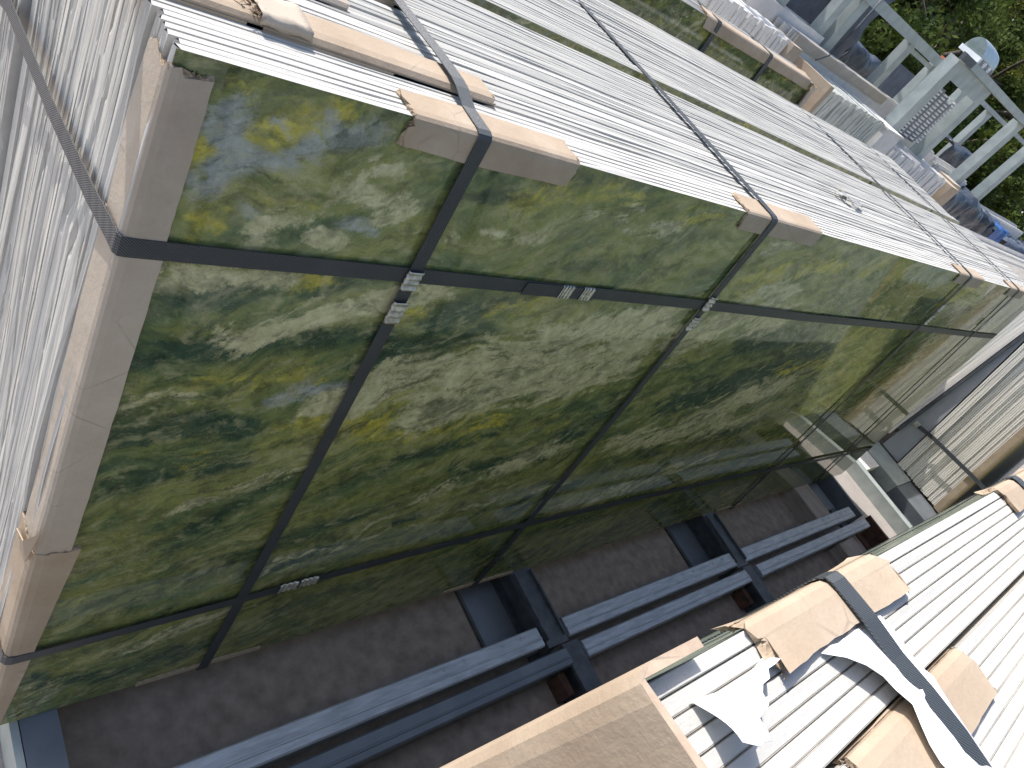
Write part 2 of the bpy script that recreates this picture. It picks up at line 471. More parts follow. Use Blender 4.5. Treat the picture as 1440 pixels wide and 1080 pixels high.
M['seal'] = simple('galvanised_seal', (0.26, 0.25, 0.22), (0.66, 0.64, 0.57), 34, 0.42, metal=0.55, bmp=0.3)
M['galv'] = simple('galvanised_rail', (0.34, 0.36, 0.39), (0.56, 0.585, 0.62), 5, 0.42, metal=0.25, bmp=0.12, stretch=(1, 6, 6))
M['galv_pale'] = simple('pale_galvanised_steel', (0.31, 0.35, 0.34), (0.45, 0.49, 0.47), 4, 0.5, metal=0.3, bmp=0.1)
M['steel_dark'] = simple('dark_painted_steel', (0.055, 0.060, 0.068), (0.12, 0.128, 0.14), 9, 0.5, metal=0.2, bmp=0.3)
M['steel_grey'] = simple('blue_grey_steel', (0.13, 0.145, 0.165), (0.19, 0.205, 0.225), 3, 0.42, metal=0.3, bmp=0.12)
M['panel'] = simple('grey_panel_steel', (0.31, 0.325, 0.35), (0.38, 0.395, 0.42), 2, 0.45, bmp=0.1)
M['shade_deck'] = simple('shade_toned_deck', (0.20, 0.160, 0.128), (0.34, 0.275, 0.225), 9, 0.8, bmp=0.4, detail=12)  # brown floor tone with the aisle's deep shade put into the colour
M['rust'] = simple('rusty_steel', (0.05, 0.022, 0.014), (0.13, 0.062, 0.04), 12, 0.8, bmp=0.4)
M['wood'] = simple('weathered_timber', (0.26, 0.21, 0.18), (0.42, 0.36, 0.31), 3, 0.85, bmp=0.5, stretch=(8, 1, 8))
M['paper'] = simple('white_paper', (0.80, 0.81, 0.83), (0.88, 0.88, 0.88), 8, 0.7, bmp=0.15, spec=0.2)
M['white_slab'] = simple('white_stone', (0.62, 0.60, 0.57), (0.76, 0.73, 0.70), 6, 0.7, bmp=0.2)
M['grey_stone'] = simple('grey_stone_edge', (0.40, 0.41, 0.37), (0.66, 0.66, 0.61), 9, 0.8, bmp=0.3, stretch=(3, 3, 0.6))
M['film'] = simple('dark_plastic_film', (0.020, 0.024, 0.033), (0.060, 0.068, 0.088), 7, 0.32, bmp=0.9, bd=0.05)
M['film_blue'] = simple('blue_tarpaulin', (0.02, 0.07, 0.24), (0.04, 0.15, 0.42), 5, 0.4, bmp=0.6, bd=0.04)
M['film_teal'] = simple('grey_tarpaulin', (0.06, 0.072, 0.098), (0.11, 0.125, 0.16), 4, 0.6, bmp=0.8, bd=0.05)
M['orange'] = simple('orange_paint', (0.45, 0.10, 0.04), (0.6, 0.16, 0.07), 8, 0.6)

def glass_mat():
    m, nt, b = newmat('clear_plastic')
    f = noise(nt, texco(nt), 9, 4)
    nt.links.new(ramp(nt, f, [(0.3, (0.20, 0.26, 0.25)), (0.7, (0.36, 0.42, 0.41))]), b.inputs['Base Color'])
    b.inputs['Roughness'].default_value = 0.5
    b.inputs['Specular IOR Level'].default_value = 0.2
    b.inputs['Transmission Weight'].default_value = 0.55
    b.inputs['IOR'].default_value = 1.3
    return m
M['glass'] = glass_mat()

def ground_mat():
    m, nt, b = newmat('concrete_yard')
    v = texco(nt)
    f = noise(nt, v, 0.7, 8, 0.6); g = noise(nt, v, 30, 6, 0.75); h = noise(nt, v, 4, 7, 0.65)
    cc = ramp(nt, f, [(0.3, (0.30, 0.265, 0.24)), (0.7, (0.40, 0.36, 0.33))])
    cc = mix(nt, ramp(nt, h, [(0.5, 0.0), (0.75, 0.5)]), cc, (0.22, 0.195, 0.175))
    cc = mix(nt, ramp(nt, g, [(0.58, 0.0), (0.75, 0.55)]), cc, (0.10, 0.085, 0.075))
    cc = mix(nt, ramp(nt, g, [(0.25, 0.4), (0.40, 0.0)]), cc, (0.42, 0.38, 0.35))
    nt.links.new(cc, b.inputs['Base Color'])
    b.inputs['Roughness'].default_value = 0.9
    bump(nt, b, mth(nt, 'ADD', g, h), 0.5, 0.02)
    return m
M['ground'] = ground_mat()

def leaf_mat(name, c0, c1):
    m, nt, b = newmat(name)
    geo = N(nt, 'ShaderNodeNewGeometry')
    mp = N(nt, 'ShaderNodeMapping'); mp.inputs['Scale'].default_value = (1.1, 1.1, 1.1)
    nt.links.new(geo.outputs['Position'], mp.inputs['Vector'])
    f = noise(nt, mp.outputs['Vector'], 1.2, 4)
    r2 = ramp(nt, geo.outputs['Random Per Island'], [(0.0, c0), (1.0, c1)])
    c = mix(nt, ramp(nt, f, [(0.4, 0.0), (0.65, 0.8)]), r2, (c1[0] * 1.25, c1[1] * 1.2, c1[2] * 0.8))
    nt.links.new(c, b.inputs['Base Color'])
    b.inputs['Roughness'].default_value = 0.8
    b.inputs['Specular IOR Level'].default_value = 0.12
    tr = N(nt, 'ShaderNodeBsdfTranslucent'); nt.links.new(c, tr.inputs['Color'])
    mx = N(nt, 'ShaderNodeMixShader'); mx.inputs[0].default_value = 0.3
    out = nt.nodes['Material Output']
    nt.links.new(b.outputs[0], mx.inputs[1]); nt.links.new(tr.outputs[0], mx.inputs[2]); nt.links.new(mx.outputs[0], out.inputs['Surface'])
    return m
M['leaf'] = leaf_mat('green_leaves', (0.024, 0.044, 0.014), (0.078, 0.108, 0.030))
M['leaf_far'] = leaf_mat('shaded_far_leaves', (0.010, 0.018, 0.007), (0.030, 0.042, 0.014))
M['leaf_yellow'] = leaf_mat('yellow_green_leaves', (0.045, 0.06, 0.016), (0.13, 0.14, 0.036))
M['bark'] = simple('bark', (0.05, 0.04, 0.03), (0.12, 0.10, 0.08), 8, 0.9, bmp=0.6, stretch=(4, 4, 1))

# ------------------------------------------------------------------ the yard
rng = random.Random(7)
g = MB()
g.add([(-400, -400, GZ), (900, -400, GZ), (900, 900, GZ), (-400, 900, GZ)], [(0, 1, 2, 3)])
setp(g.build('ground', M['ground'], org=(0, 0, GZ)), kind='structure')

PH = 0.10136
SN, CS, TN = math.sin(PH), math.cos(PH), math.tan(PH)
X0, X1 = 0.79, 12.40          # ends of the main bundle
ZT, ZB = -1.0, -4.78
FY = 1.914                    # front top edge

def FP(x, s, off=0.0):
    """point on the leaning green face, s down the slope, off outward"""
    return (x, FY - s * SN - off * CS, ZT - s * CS + off * SN)

# ------------------------------------------------------------------ slabs
def slab_mesh(name, L, H, t, lean, seed, amp=0.012, nrow=44, ntop=36, mats=None, topj=0.0016, face=True, chip=0.02, field=None):
    r = np.random.RandomState(seed)
    mb = MB(); rows = np.linspace(0, H, nrow + 1); ncol = 3
    def smooth(n, k):
        a = r.randn(n + 2 * k); ker = np.hanning(2 * k + 1); ker /= ker.sum()
        b = np.convolve(a, ker, 'same')[k:k + n]
        return b / (b.std() + 1e-9)
    base = smooth(nrow + 1, 13) * amp * 0.9 + smooth(nrow + 1, 5) * amp * 0.3
    ends = []
    for j in range(ncol + 1):
        bulge = -0.35 * amp if 0 < j < ncol else 0.25 * amp
        ends.append(base + bulge + smooth(nrow + 1, 4) * amp * 0.4)
    ends = [e + chip * np.exp(-((H - rows) / 0.05) ** 2) * abs(r.randn()) * 0.6 for e in ends]
    if field is not None:
        ends = [np.array([field(t * j / ncol, zz) for zz in rows]) + e * 0.5 for j, e in enumerate(ends)]
    vs = []; fs = []
    for j in range(ncol + 1):
        for i in range(nrow + 1):
            vs.append((ends[j][i], (PITCH * 0.985 if field is not None else t) * j / ncol + lean * rows[i], rows[i]))
    def id_(j, i): return j * (nrow + 1) + i
    for j in range(ncol):
        for i in range(nrow):
            fs.append((id_(j, i), id_(j, i + 1), id_(j + 1, i + 1), id_(j + 1, i)))
    mb.add(vs, fs, 1)
    # front and back faces
    for j, flip in ((0, False), (ncol, True)):
        if j == 0 and not face: continue
        vv = []
        for i in range(nrow + 1):
            y = t * j / ncol + lean * rows[i]
            vv += [(ends[j][i], y, rows[i]), (L, y, rows[i])]
        ff = []
        for i in range(0, nrow):
            q = (2 * i, 2 * i + 1, 2 * i + 3, 2 * i + 2)
            ff.append(tuple(reversed(q)) if flip else q)
        mb.add(vv, ff, 2)
    # top: long uneven sawn edge
    y0 = lean * H; xs = np.linspace(0, L, ntop + 1); tz = r.randn(ntop + 1, 2) * topj; tz[0] = tz[-1] = 0
    vv = []
    for i in range(ntop + 1):
        xa = ends[0][-1] if i == 0 else xs[i]; xb = ends[ncol][-1] if i == 0 else xs[i]
        vv += [(xa, y0 + 0.0, H - 0.0026 + tz[i, 0]), (xa, y0 + 0.0026, H + tz[i, 0]), (xb, y0 + t - 0.0026, H + tz[i, 1]), (xb, y0 + t, H - 0.0026 + tz[i, 1])]
    ff = []
    for i in range(ntop):
        a = 4 * i
        for k in range(3):
            ff.append((a + k, a + 4 + k, a + 5 + k, a + 1 + k))
    mb.add(vv, ff, 0)
    yb = 0
    mb.add([(L, lean * 0, 0), (L, t, 0), (L, t + lean * H, H), (L, lean * H, H)], [(0, 1, 2, 3)], 0)
    mb.add([(0, 0, 0), (0, t, 0), (L, t, 0), (L, 0, 0)], [(0, 1, 2, 3)], 0)
    return mb.mesh(name, mats, (0, 0, 0))

def place_mesh(name, me, parent, off):
    o = bpy.data.objects.new(name, me)
    col.objects.link(o); o.parent = parent
    o.location = (off[0] * U, off[1] * U, off[2] * U)
    return o

T = 0.0294; PITCH = 0.0333
H = ZT - ZB
slab_mats = [M['edge'], M['end'], M['end']]
slab_mats_front = [M['edge'], M['end'], M['marble']]
clean = [slab_mesh('slab', X1 - X0, H, T, TN, 150 + i, mats=[M['edge_near'], M['end'], M['end']], amp=0.006, chip=0.010) for i in range(4)]

main = thing('slab_bundle', 'long strapped green marble bundle with its polished olive and cream face towards the aisle', 'slab bundle',
             (X0, FY - H * TN, ZB), 'strapped stone slab bundles')
FEATS = [
    ('B', 0.03, 1, [(0.94, 0.41), (0.99, 0.36), (1.05, 0.28), (0.98, 0.21), (0.94, 0.17), (1.01, 0.11)]),
    ('B', 0.03, 1, [(1.05, 0.28), (1.17, 0.27), (1.25, 0.21), (1.32, 0.14), (1.46, 0.08)]),
    ('B', 0.02, 0.8, [(1.14, 0.11), (1.22, 0.08), (1.3, 0.03)]),
    ('B', 0.02, 0.8, [(1.42, 0.05), (1.49, 0.12)]),
    ('Y', 0.04, 1, [(0.91, 0.3), (0.98, 0.25)]),
    ('Y', 0.04, 1, [(1.05, 0.21), (1.16, 0.17), (1.23, 0.09)]),
    ('Y', 0.035, 0.9, [(1.14, 0.24), (1.22, 0.19)]),
    ('Y', 0.035, 1, [(1.26, 0.12), (1.38, 0.04)]),
    ('Y', 0.025, 0.9, [(0.93, 0.03), (0.96, 0.01)]),
    ('Y', 0.02, 0.8, [(1.17, 0.07), (1.29, 0.01)]),
    ('Y', 0.015, 0.8, [(0.92, 0.11), (0.99, 0.07)]),
    ('Y', 0.025, 0.9, [(0.98, 0.56), (1.04, 0.52)]),
    ('C', 0.04, 1, [(1.52, 0.33), (1.65, 0.38)]),
    ('C', 0.025, 0.9, [(1.45, 0.24), (1.6, 0.19)]),
    ('C', 0.04, 1, [(1.59, 0.36), (1.68, 0.33)]),
    ('C', 0.035, 0.8, [(1.18, 0.59), (1.24, 0.48), (1.35, 0.48), (1.52, 0.55)]),
    ('C', 0.02, 0.8, [(1.38, 0.37), (1.44, 0.34)]),
    ('B', 0.02, 1, [(1.12, 0.45), (1.16, 0.46)]),
    ('B', 0.03, 0.8, [(1.51, 0.45), (1.62, 0.48)]),
    ('Y', 0.035, 0.6, [(1.03, 0.48), (1.31, 0.37)]),
    ('Y', 0.065, 0.7, [(2.22, 0.25), (2.74, 0.08), (2.97, 0.08)]),
    ('C', 0.04, 0.8, [(3.04, 0.28), (3.45, 0.18)]),
    ('C', 0.03, 0.8, [(2.01, 0.43), (2.48, 0.36)]),
    ('D', 0.04, 0.8, [(1.93, 0.3), (2.17, 0.19)]),
    ('D', 0.025, 0.8, [(2.32, 0.16), (2.67, 0.0)]),
    ('D', 0.04, 0.7, [(3.32, 0.43), (3.48, 0.08)]),
    ('Y', 0.055, 0.8, [(3.41, 0.14), (3.67, 0.05)]),
    ('C', 0.035, 0.7, [(2.7, 0.21), (3.02, 0.14)]),
    ('D', 0.04, 0.7, [(2.79, 0.51), (3.18, 0.42)]),
    ('Y', 0.135, 0.7, [(4.65, 0.46), (4.88, 0.26), (5.58, 0.24)]),
    ('C', 0.045, 0.9, [(4.46, 0.19), (4.82, 0.09)]),
    ('C', 0.05, 0.9, [(4.69, 0.49), (5.33, 0.47)]),
    ('Y', 0.06, 0.9, [(6.18, 0.22), (6.39, 0.12)]),
    ('R', 0.03, 1, [(6.86, 0.47), (6.65, 0.07)]),
    ('B', 0.11, 1, [(7.11, 0.05), (8.07, 0.08)]),
    ('D', 0.2, 1, [(6.97, 0.52), (8.32, 0.44)]),
    ('D', 0.145, 1, [(7.13, 0.34), (8.38, 0.37)]),
    ('Y', 0.055, 0.9, [(8.7, 0.4), (9.36, 0.05)]),
    ('C', 0.105, 0.8, [(8.93, 0.48), (10.3, 0.13)]),
    ('C', 0.04, 1, [(0.92, 0.77), (1.17, 0.73), (1.36, 0.73)]),
    ('D', 0.045, 1, [(0.91, 0.91), (1.13, 0.85), (1.44, 0.77), (1.77, 0.66)]),
    ('Y', 0.035, 0.9, [(1.42, 0.74), (1.56, 0.71)]),
    ('C', 0.05, 1.1, [(1.25, 1.03), (1.44, 0.95), (1.63, 0.87), (1.9, 0.78)]),
    ('D', 0.06, 1, [(0.95, 1.11), (1.28, 1.07), (1.53, 1.03), (1.93, 0.98)]),
    ('D', 0.06, 1, [(2.14, 0.94), (2.25, 0.84), (2.48, 0.76)]),
    ('Y', 0.06, 0.8, [(2.49, 0.78), (2.76, 0.74)]),
    ('Y', 0.04, 0.8, [(1.96, 0.89), (2.09, 0.85)]),
    ('C', 0.045, 1, [(1.9, 0.78), (2.09, 0.7)]),
    ('D', 0.05, 0.9, [(1.97, 1.06), (2.27, 1.02), (2.54, 0.93)]),
    ('C', 0.11, 1.1, [(1.96, 1.38), (2.14, 1.25), (2.47, 1.21), (2.89, 1.06), (3.34, 0.94), (3.88, 0.84)]),
    ('C', 0.105, 1, [(2.46, 1.52), (3.01, 1.39), (3.48, 1.35), (3.9, 1.17)]),
    ('C', 0.09, 1, [(2.55, 1.34), (3.87, 0.99)]),
    ('D', 0.045, 0.9, [(3.08, 1.0), (3.46, 0.86)]),
    ('Y', 0.075, 0.7, [(1.25, 1.26), (1.61, 1.23)]),
    ('C', 0.065, 0.7, [(0.94, 1.4), (1.12, 1.37)]),
    ('D', 0.06, 0.9, [(0.98, 1.56), (1.25, 1.47), (1.45, 1.53)]),
    ('B', 0.035, 0.9, [(1.53, 1.39), (1.71, 1.32), (1.85, 1.31)]),
    ('D', 0.035, 0.8, [(1.8, 1.19), (2.07, 1.11)]),
    ('Y', 0.135, 0.7, [(1.87, 1.52), (2.53, 1.64), (2.94, 1.62)]),
    ('Y', 0.08, 0.5, [(1.33, 1.74), (1.68, 1.6)]),
    ('D', 0.065, 0.9, [(0.99, 1.87), (1.22, 1.77), (1.48, 1.72)]),
    ('D', 0.045, 1, [(2.2, 2.12), (2.49, 1.93), (2.84, 1.83), (3.24, 1.71)]),
    ('C', 0.04, 0.7, [(1.29, 2.08), (1.62, 1.95), (1.9, 1.89)]),
    ('D', 0.06, 0.9, [(1.39, 2.33), (1.66, 2.06), (1.82, 1.98)]),
    ('C', 0.08, 0.8, [(2.91, 2.34), (3.5, 2.09), (3.94, 2.01)]),
    ('Y', 0.115, 0.7, [(3.23, 1.98), (3.52, 1.74), (4.01, 1.72)]),
    ('D', 0.085, 0.9, [(2.99, 2.08), (3.76, 2.05)]),
    ('D', 0.095, 0.9, [(3.79, 1.91), (4.2, 1.66)]),
    ('B', 0.035, 1, [(1.06, 2.74), (1.2, 2.7), (1.24, 2.63)]),
    ('Y', 0.06, 0.7, [(0.96, 2.7), (1.01, 2.6)]),
    ('Y', 0.14, 0.5, [(1.34, 2.55), (1.72, 2.49)]),
    ('C', 0.075, 0.7, [(1.16, 3.33), (1.58, 3.26), (1.91, 3.11)]),
    ('D', 0.07, 0.9, [(0.92, 3.39), (1.36, 3.59), (1.89, 3.49)]),
    ('C', 0.085, 0.6, [(0.89, 3.68), (1.06, 3.48)]),
    ('C', 0.065, 0.6, [(1.99, 2.71), (2.43, 2.64), (2.79, 2.52)]),
    ('Y', 0.12, 0.7, [(4.53, 1.92), (4.78, 1.71), (5.87, 1.8)]),
    ('C', 0.135, 1, [(5.45, 1.94), (6.03, 1.63), (6.64, 1.48)]),
    ('C', 0.125, 0.9, [(4.62, 2.02), (5.56, 2.04), (6.77, 1.97)]),
    ('D', 0.16, 1, [(5.14, 1.58), (5.92, 1.36), (6.82, 1.12)]),
    ('D', 0.085, 0.9, [(4.84, 1.68), (5.28, 1.42)]),
    ('C', 0.125, 1, [(4.36, 0.98), (4.88, 0.7), (5.39, 0.74)]),
    ('Y', 0.095, 0.8, [(6.35, 1.29), (7.15, 1.21)]),
    ('D', 0.11, 1, [(5.24, 0.96), (6.25, 0.87)]),
    ('C', 0.105, 0.8, [(4.56, 2.89), (5.61, 2.72), (6.57, 2.47)]),
    ('D', 0.095, 0.8, [(5.15, 2.26), (6.77, 2.07)]),
    ('B', 0.12, 0.8, [(8.13, 2.21), (8.57, 1.9)]),
    ('B', 0.09, 0.8, [(9.08, 2.06), (9.22, 1.01)]),
    ('C', 0.2, 0.8, [(9.87, 1.86), (9.73, 0.89)]),  # cream streak painting the far bundle's reflection into the stone
    ('R', 0.055, 0.8, [(9.45, 1.84), (9.47, 0.89)]),  # brown streak painting a reflected stripe into the stone
    ('D', 0.125, 0.7, [(3.31, 2.82), (4.18, 2.62), (4.77, 2.38)]),
    ('D', 0.04, 0.8, [(0.86, 1.47), (0.88, 1.32)]),
    ('D', 0.115, 0.8, [(2.02, 2.79), (2.4, 2.7)]),
]
FEATS += [('D', 0.09, 0.65, [(2.2, 3.30), (5.0, 3.15), (8.5, 3.2), (12.0, 3.3)]), ('D', 0.07, 0.6, [(2.3, 2.62), (4.5, 2.35), (6.5, 2.1)]), ('D', 0.05, 0.7, [(1.1, 2.75), (2.6, 2.35), (3.9, 2.05)]), ('C', 0.05, 0.6, [(1.9, 2.86), (3.4, 2.55), (4.4, 2.45)])]  # first band puts the shade at the face's foot into the stone colour

def face_slab():
    nx, ns = 170, 58; S = H / CS; L = X1 - X0
    xs = np.linspace(0, L, nx + 1); ss = np.linspace(0, S, ns + 1)
    gx, gs = np.meshgrid(xs + X0, ss, indexing='ij')
    # wander so that drifts are not clean capsules
    acc = {k: np.zeros_like(gx) for k in 'YCBDR'}
    for t, w, wt, pts in FEATS:
        w = max(w * 1.25, 0.022)
        if pts[0][1] > 1.75: wt = wt * (0.55 if t in 'YB' else 0.85)
        best = np.full_like(gx, 1e9)
        for (ax, as_), (bx, bs) in zip(pts[:-1], pts[1:]):
            dx, ds = bx - ax, bs - as_; l2 = dx * dx + ds * ds + 1e-9
            u = np.clip(((gx - ax) * dx + (gs - as_) * ds) / l2, 0, 1)
            d = np.hypot((gx - ax - u * dx) * 0.75, gs - as_ - u * ds)
            best = np.minimum(best, d)
        acc[t] = np.maximum(acc[t], wt * np.exp(-(best / (w * 1.15)) ** 2 * 0.7))
    mb = MB(); vs = []
    for i in range(nx + 1):
        for j in range(ns + 1):
            vs.append((X0 + xs[i], FY - ss[j] * SN, ZT - ss[j] * CS))
    fs = []
    for i in range(nx):
        for j in range(ns):
            a = i * (ns + 1) + j
            fs.append((a, a + 1, a + ns + 2, a + ns + 1))
    mb.add(vs, fs, 3)
    me0 = slab_mesh('face_slab_body', L, H, T, TN, 555, mats=[M['edge_near'], M['end'], M['end']], face=False, amp=0.006)
    b0 = len(mb.v)
    for v in me0.vertices:
        mb.v.append((v.co.x / U + X0, v.co.y / U + FY - H * TN, v.co.z / U + ZB))
    for p in me0.polygons:
        mb.f.append(tuple(b0 + i for i in p.vertices)); mb.m.append(p.material_index); mb.s.append(False)
    o = mb.build('face_slab', [M['edge_near'], M['end'], M['end'], M['marble_face']], main)
    me = o.data
    for nm, ks in (('drift_a', 'YCB'), ('drift_b', 'DRR')):
        ca = me.color_attributes.new(nm, 'FLOAT_COLOR', 'POINT')
        buf = np.ones((len(me.vertices), 4), dtype=np.float32); buf[:, :3] = 0
        n0 = (nx + 1) * (ns + 1)
        for c, k in enumerate(ks): buf[:n0, c] = acc[k].reshape(-1)
        ca.data.foreach_set('color', buf.reshape(-1))
    o['label'] = 'front slab with its polished olive, cream and dark green face'
    return o
face_slab()

def end_field(yk, sd):
    def f(dy, zz):
        y = yk + dy
        a = mnoise.noise(Vector((y * 6.0, zz * 0.55, sd))) * 0.022 + mnoise.noise(Vector((y * 17.0, zz * 1.3, sd + 5))) * 0.007
        a += mnoise.noise(Vector((y * 40.0, zz * 2.5, sd + 9))) * 0.002
        c = mnoise.noise(Vector((y * 9.0 + 0.6 * math.sin(zz * 1.7), zz * 0.35, sd + 20)))
        if abs(c) < 0.035: a += 0.022 * (1 - abs(c) / 0.035)     # a split running up the stack
        return a
    return f
x_off = 0.0
for k in range(1, 40):
    if k < 7: x_off = rng.uniform(-0.006, 0.006) + (-0.01 if k > 3 else 0)
    else:
        x_off += rng.gauss(0, 0.0035); x_off = max(-0.012, min(0.03, x_off))
        if rng.random() < 0.10: x_off = rng.uniform(-0.01, 0.025)
    zj = rng.uniform(-0.002, 0.002) if k < 8 else rng.uniform(-0.006, 0.003)
    me_k = clean[k % 4] if k < 8 else slab_mesh('slab', X1 - X0, H, 0.0311, TN, 600 + k, mats=[M['edge_near'], M['end'], M['end']] if k in (11, 16, 17, 24) else slab_mats, amp=0.003, chip=0.012, field=end_field(k * PITCH, 2.0))
    place_mesh('slab', me_k, main, (x_off * 0.5, k * PITCH + (0.004 if k >= 8 else 0), zj))

back = thing('slab_bundle', 'second bundle of pale edged slabs behind the dark groove, under the same straps', 'slab bundle',
             (X0, FY - H * TN + 1.415, ZB), 'strapped stone slab bundles')
variants_b = [slab_mesh('slab', 11.2, H, 0.0315, TN, 200 + i, mats=slab_mats_front if i == 0 else slab_mats, ntop=30, amp=0.007) for i in range(6)]
x_off = -0.05
for k in range(0, 42):
    x_off += rng.gauss(0, 0.005); x_off = max(-0.03, min(0.015, x_off))
    if rng.random() < 0.1: x_off = rng.uniform(-0.03, 0.015)
    dz = rng.uniform(-0.003, 0.003) - (0.008 if 3 <= k < 26 else 0)
    me_k = variants_b[0 if k == 0 else 1 + k % 5]
    if 0 < k < 18: me_k = slab_mesh('slab', 11.2, H, 0.0315, TN, 700 + k, mats=slab_mats, ntop=30, amp=0.003, field=end_field(k * PITCH, 7.0))
    place_mesh('slab', me_k, back, (x_off * 0.5 - 0.01 if k else 0.085, k * PITCH, dz + 0.014))

mb = MB()
ya = FY - H * TN + 40 * PITCH + 0.004; yb_ = FY - H * TN + 1.412
mb.hexa([(X0 + 0.0, ya, ZB), (X0 + 0.07, ya, ZB), (X0 + 0.07, yb_, ZB), (X0 + 0.0, yb_, ZB)], [(X0 + 0.0, ya + H * TN, ZT - 0.01), (X0 + 0.07, ya + H * TN, ZT - 0.01), (X0 + 0.07, yb_ + H * TN, ZT - 0.01), (X0 + 0.0, yb_ + H * TN, ZT - 0.01)])
setp(mb.build('packing_strip', M['end']), 'pale packing strip between the two bundles at their rough left ends', 'packing strip')

# ------------------------------------------------------------------ cardboard edge guards
def guard(label, p0, axis, length, d1, l1, d2, l2, th=0.012, seed=1, rag=0.012, lift=0.002, group='cardboard guards on the green marble bundle', mat=None,
          wav=0.004, flare=0.0, core=None, name='edge_guard', n=18, taper=None, ends=(True, True)):
    r = random.Random(seed)
    p0 = Vector(p0); a = Vector(axis).normalized(); d1 = Vector(d1).normalized(); d2 = Vector(d2).normalized()
    rr = th * 1.6
    mb = MB(); ring = []
    e1 = [r.uniform(-1, 1) for _ in range(40)]; e2 = [r.uniform(-1, 1) for _ in range(40)]
    K = 0; ph1, ph2 = r.uniform(0, 6), r.uniform(0, 6)
    for i in range(n + 1):
        u = i / n
        L1 = l1 * (1 + 0.03 * math.sin(u * 5 + ph1)) + r.uniform(-1, 1) * 0.0015; L2 = l2 * (1 + 0.03 * math.sin(u * 4 + ph2)) + r.uniform(-1, 1) * 0.0015
        if taper: L2 *= taper(u); 
        w1 = wav * math.sin(u * 7 + ph2) + flare * (2 * u - 1) ** 4; w2 = wav * math.sin(u * 6 + ph1) + flare * (2 * u - 1) ** 4
        def pt(f1, f2): return p0 + a * (length * u) + d1 * f1 + d2 * f2
        inner = [pt(L1, -lift - max(w1, 0)), pt(L1 * 0.66, -lift - max(w1, 0) * 0.4), pt(L1 * 0.3, -lift), pt(-lift, -lift), pt(-lift, L2 * 0.3), pt(-lift - max(w2, 0) * 0.4, L2 * 0.66), pt(-lift - max(w2, 0), L2)]
        outer = [pt(-lift - th - max(w2, 0), L2), pt(-lift - th - max(w2, 0) * 0.4, L2 * 0.66), pt(-lift - th, L2 * 0.3), pt(-lift - th, rr), pt(-lift - th * 0.7, -lift - th * 0.0), pt(0, -lift - th * 0.7), pt(rr, -lift - th), pt(L1 * 0.3, -lift - th), pt(L1 * 0.66, -lift - th - max(w1, 0) * 0.4), pt(L1, -lift - th - max(w1, 0))]
        loop = inner + outer; K = len(loop)
        if i == 0: loop = [q + a * e1[j] * rag for j, q in enumerate(loop)]
        if i == n: loop = [q + a * e2[j] * rag for j, q in enumerate(loop)]
        ring += loop
    fs = []
    for i in range(n):
        for j in range(K):
            fs.append((i * K + j, i * K + (j + 1) % K, (i + 1) * K + (j + 1) % K, (i + 1) * K + j))
    nf = len(fs)
    mb.add(ring, fs, 0)
    # the raw edges of both flanges show the torn core
    for q in range(nf):
        if q % K in (6, K - 1): mb.m[q] = 1
    for base in (0, n * K):
        capf = []
        ni = 7
        no = K - ni
        for j in range(ni - 1):
            oj = K - 1 - int(round(j * (no - 1) / (ni - 1))); ok = K - 1 - int(round((j + 1) * (no - 1) / (ni - 1)))
            lst = [base + j, base + j + 1] + [base + q for q in range(ok, oj + 1)]
            capf.append(tuple(lst))
        b = 0
        for f in capf:
            mb.f.append(f); mb.m.append(1); mb.s.append(False)
    # torn paper fibres at the ragged ends
    for base, sgn in ((p0, -1), (p0 + a * length, 1)):
        if not ends[0 if sgn < 0 else 1]: continue
        for q in range(16):
            if r.random() < 0.5: c = base + d1 * r.uniform(0, l1) - d2 * (lift + th * r.uniform(0.1, 1)); dn = d1
            else: c = base + d2 * r.uniform(0, l2) - d1 * (lift + th * r.uniform(0.1, 1)); dn = d2
            t1 = a * sgn * r.uniform(0.004, 0.016) + d1 * r.uniform(-.006, .006) + d2 * r.uniform(-.006, .006)
            w = dn * r.uniform(0.003, 0.010); c = c - a * sgn * 0.003
            k = (d1 + d2).normalized() * 0.0015
            mb.add([c - w, c + w, c + t1, c - w + k, c + w + k, c + t1 + k], [(0, 1, 2), (5, 4, 3), (0, 3, 4, 1), (1, 4, 5, 2), (2, 5, 3, 0)], 1)
    o = mb.build(name, [mat or M['card'], core or M['card_core']])
    return setp(o, label, 'cardboard guard', group)

Yp, Zm, Xp, Xm, Ym, Zp = (0, 1, 0), (0, 0, -1), (1, 0, 0), (-1, 0, 0), (0, -1, 0), (0, 0, 1)
DN = (0, -SN, -CS)            # down the face
# top front edge
guard('cardboard guard on the front top edge of the green bundle under the nearest strap', (1.565, FY, ZT), Xp, 0.86, Yp, 0.135, DN, 0.105, seed=3, th=0.014, rag=0.016)
guard('cardboard guard on the front top edge under the second strap from the left', (3.93, FY, ZT), Xp, 1.03, Yp, 0.150, DN, 0.098, seed=4)
guard('small cardboard guard far along the front top edge under the third strap', (8.35, FY, ZT), Xp, 0.95, Yp, 0.13, DN, 0.10, seed=5)
guard('farthest cardboard guard on the front top edge near the right end', (10.6, FY, ZT), Xp, 0.85, Yp, 0.13, DN, 0.10, seed=6)
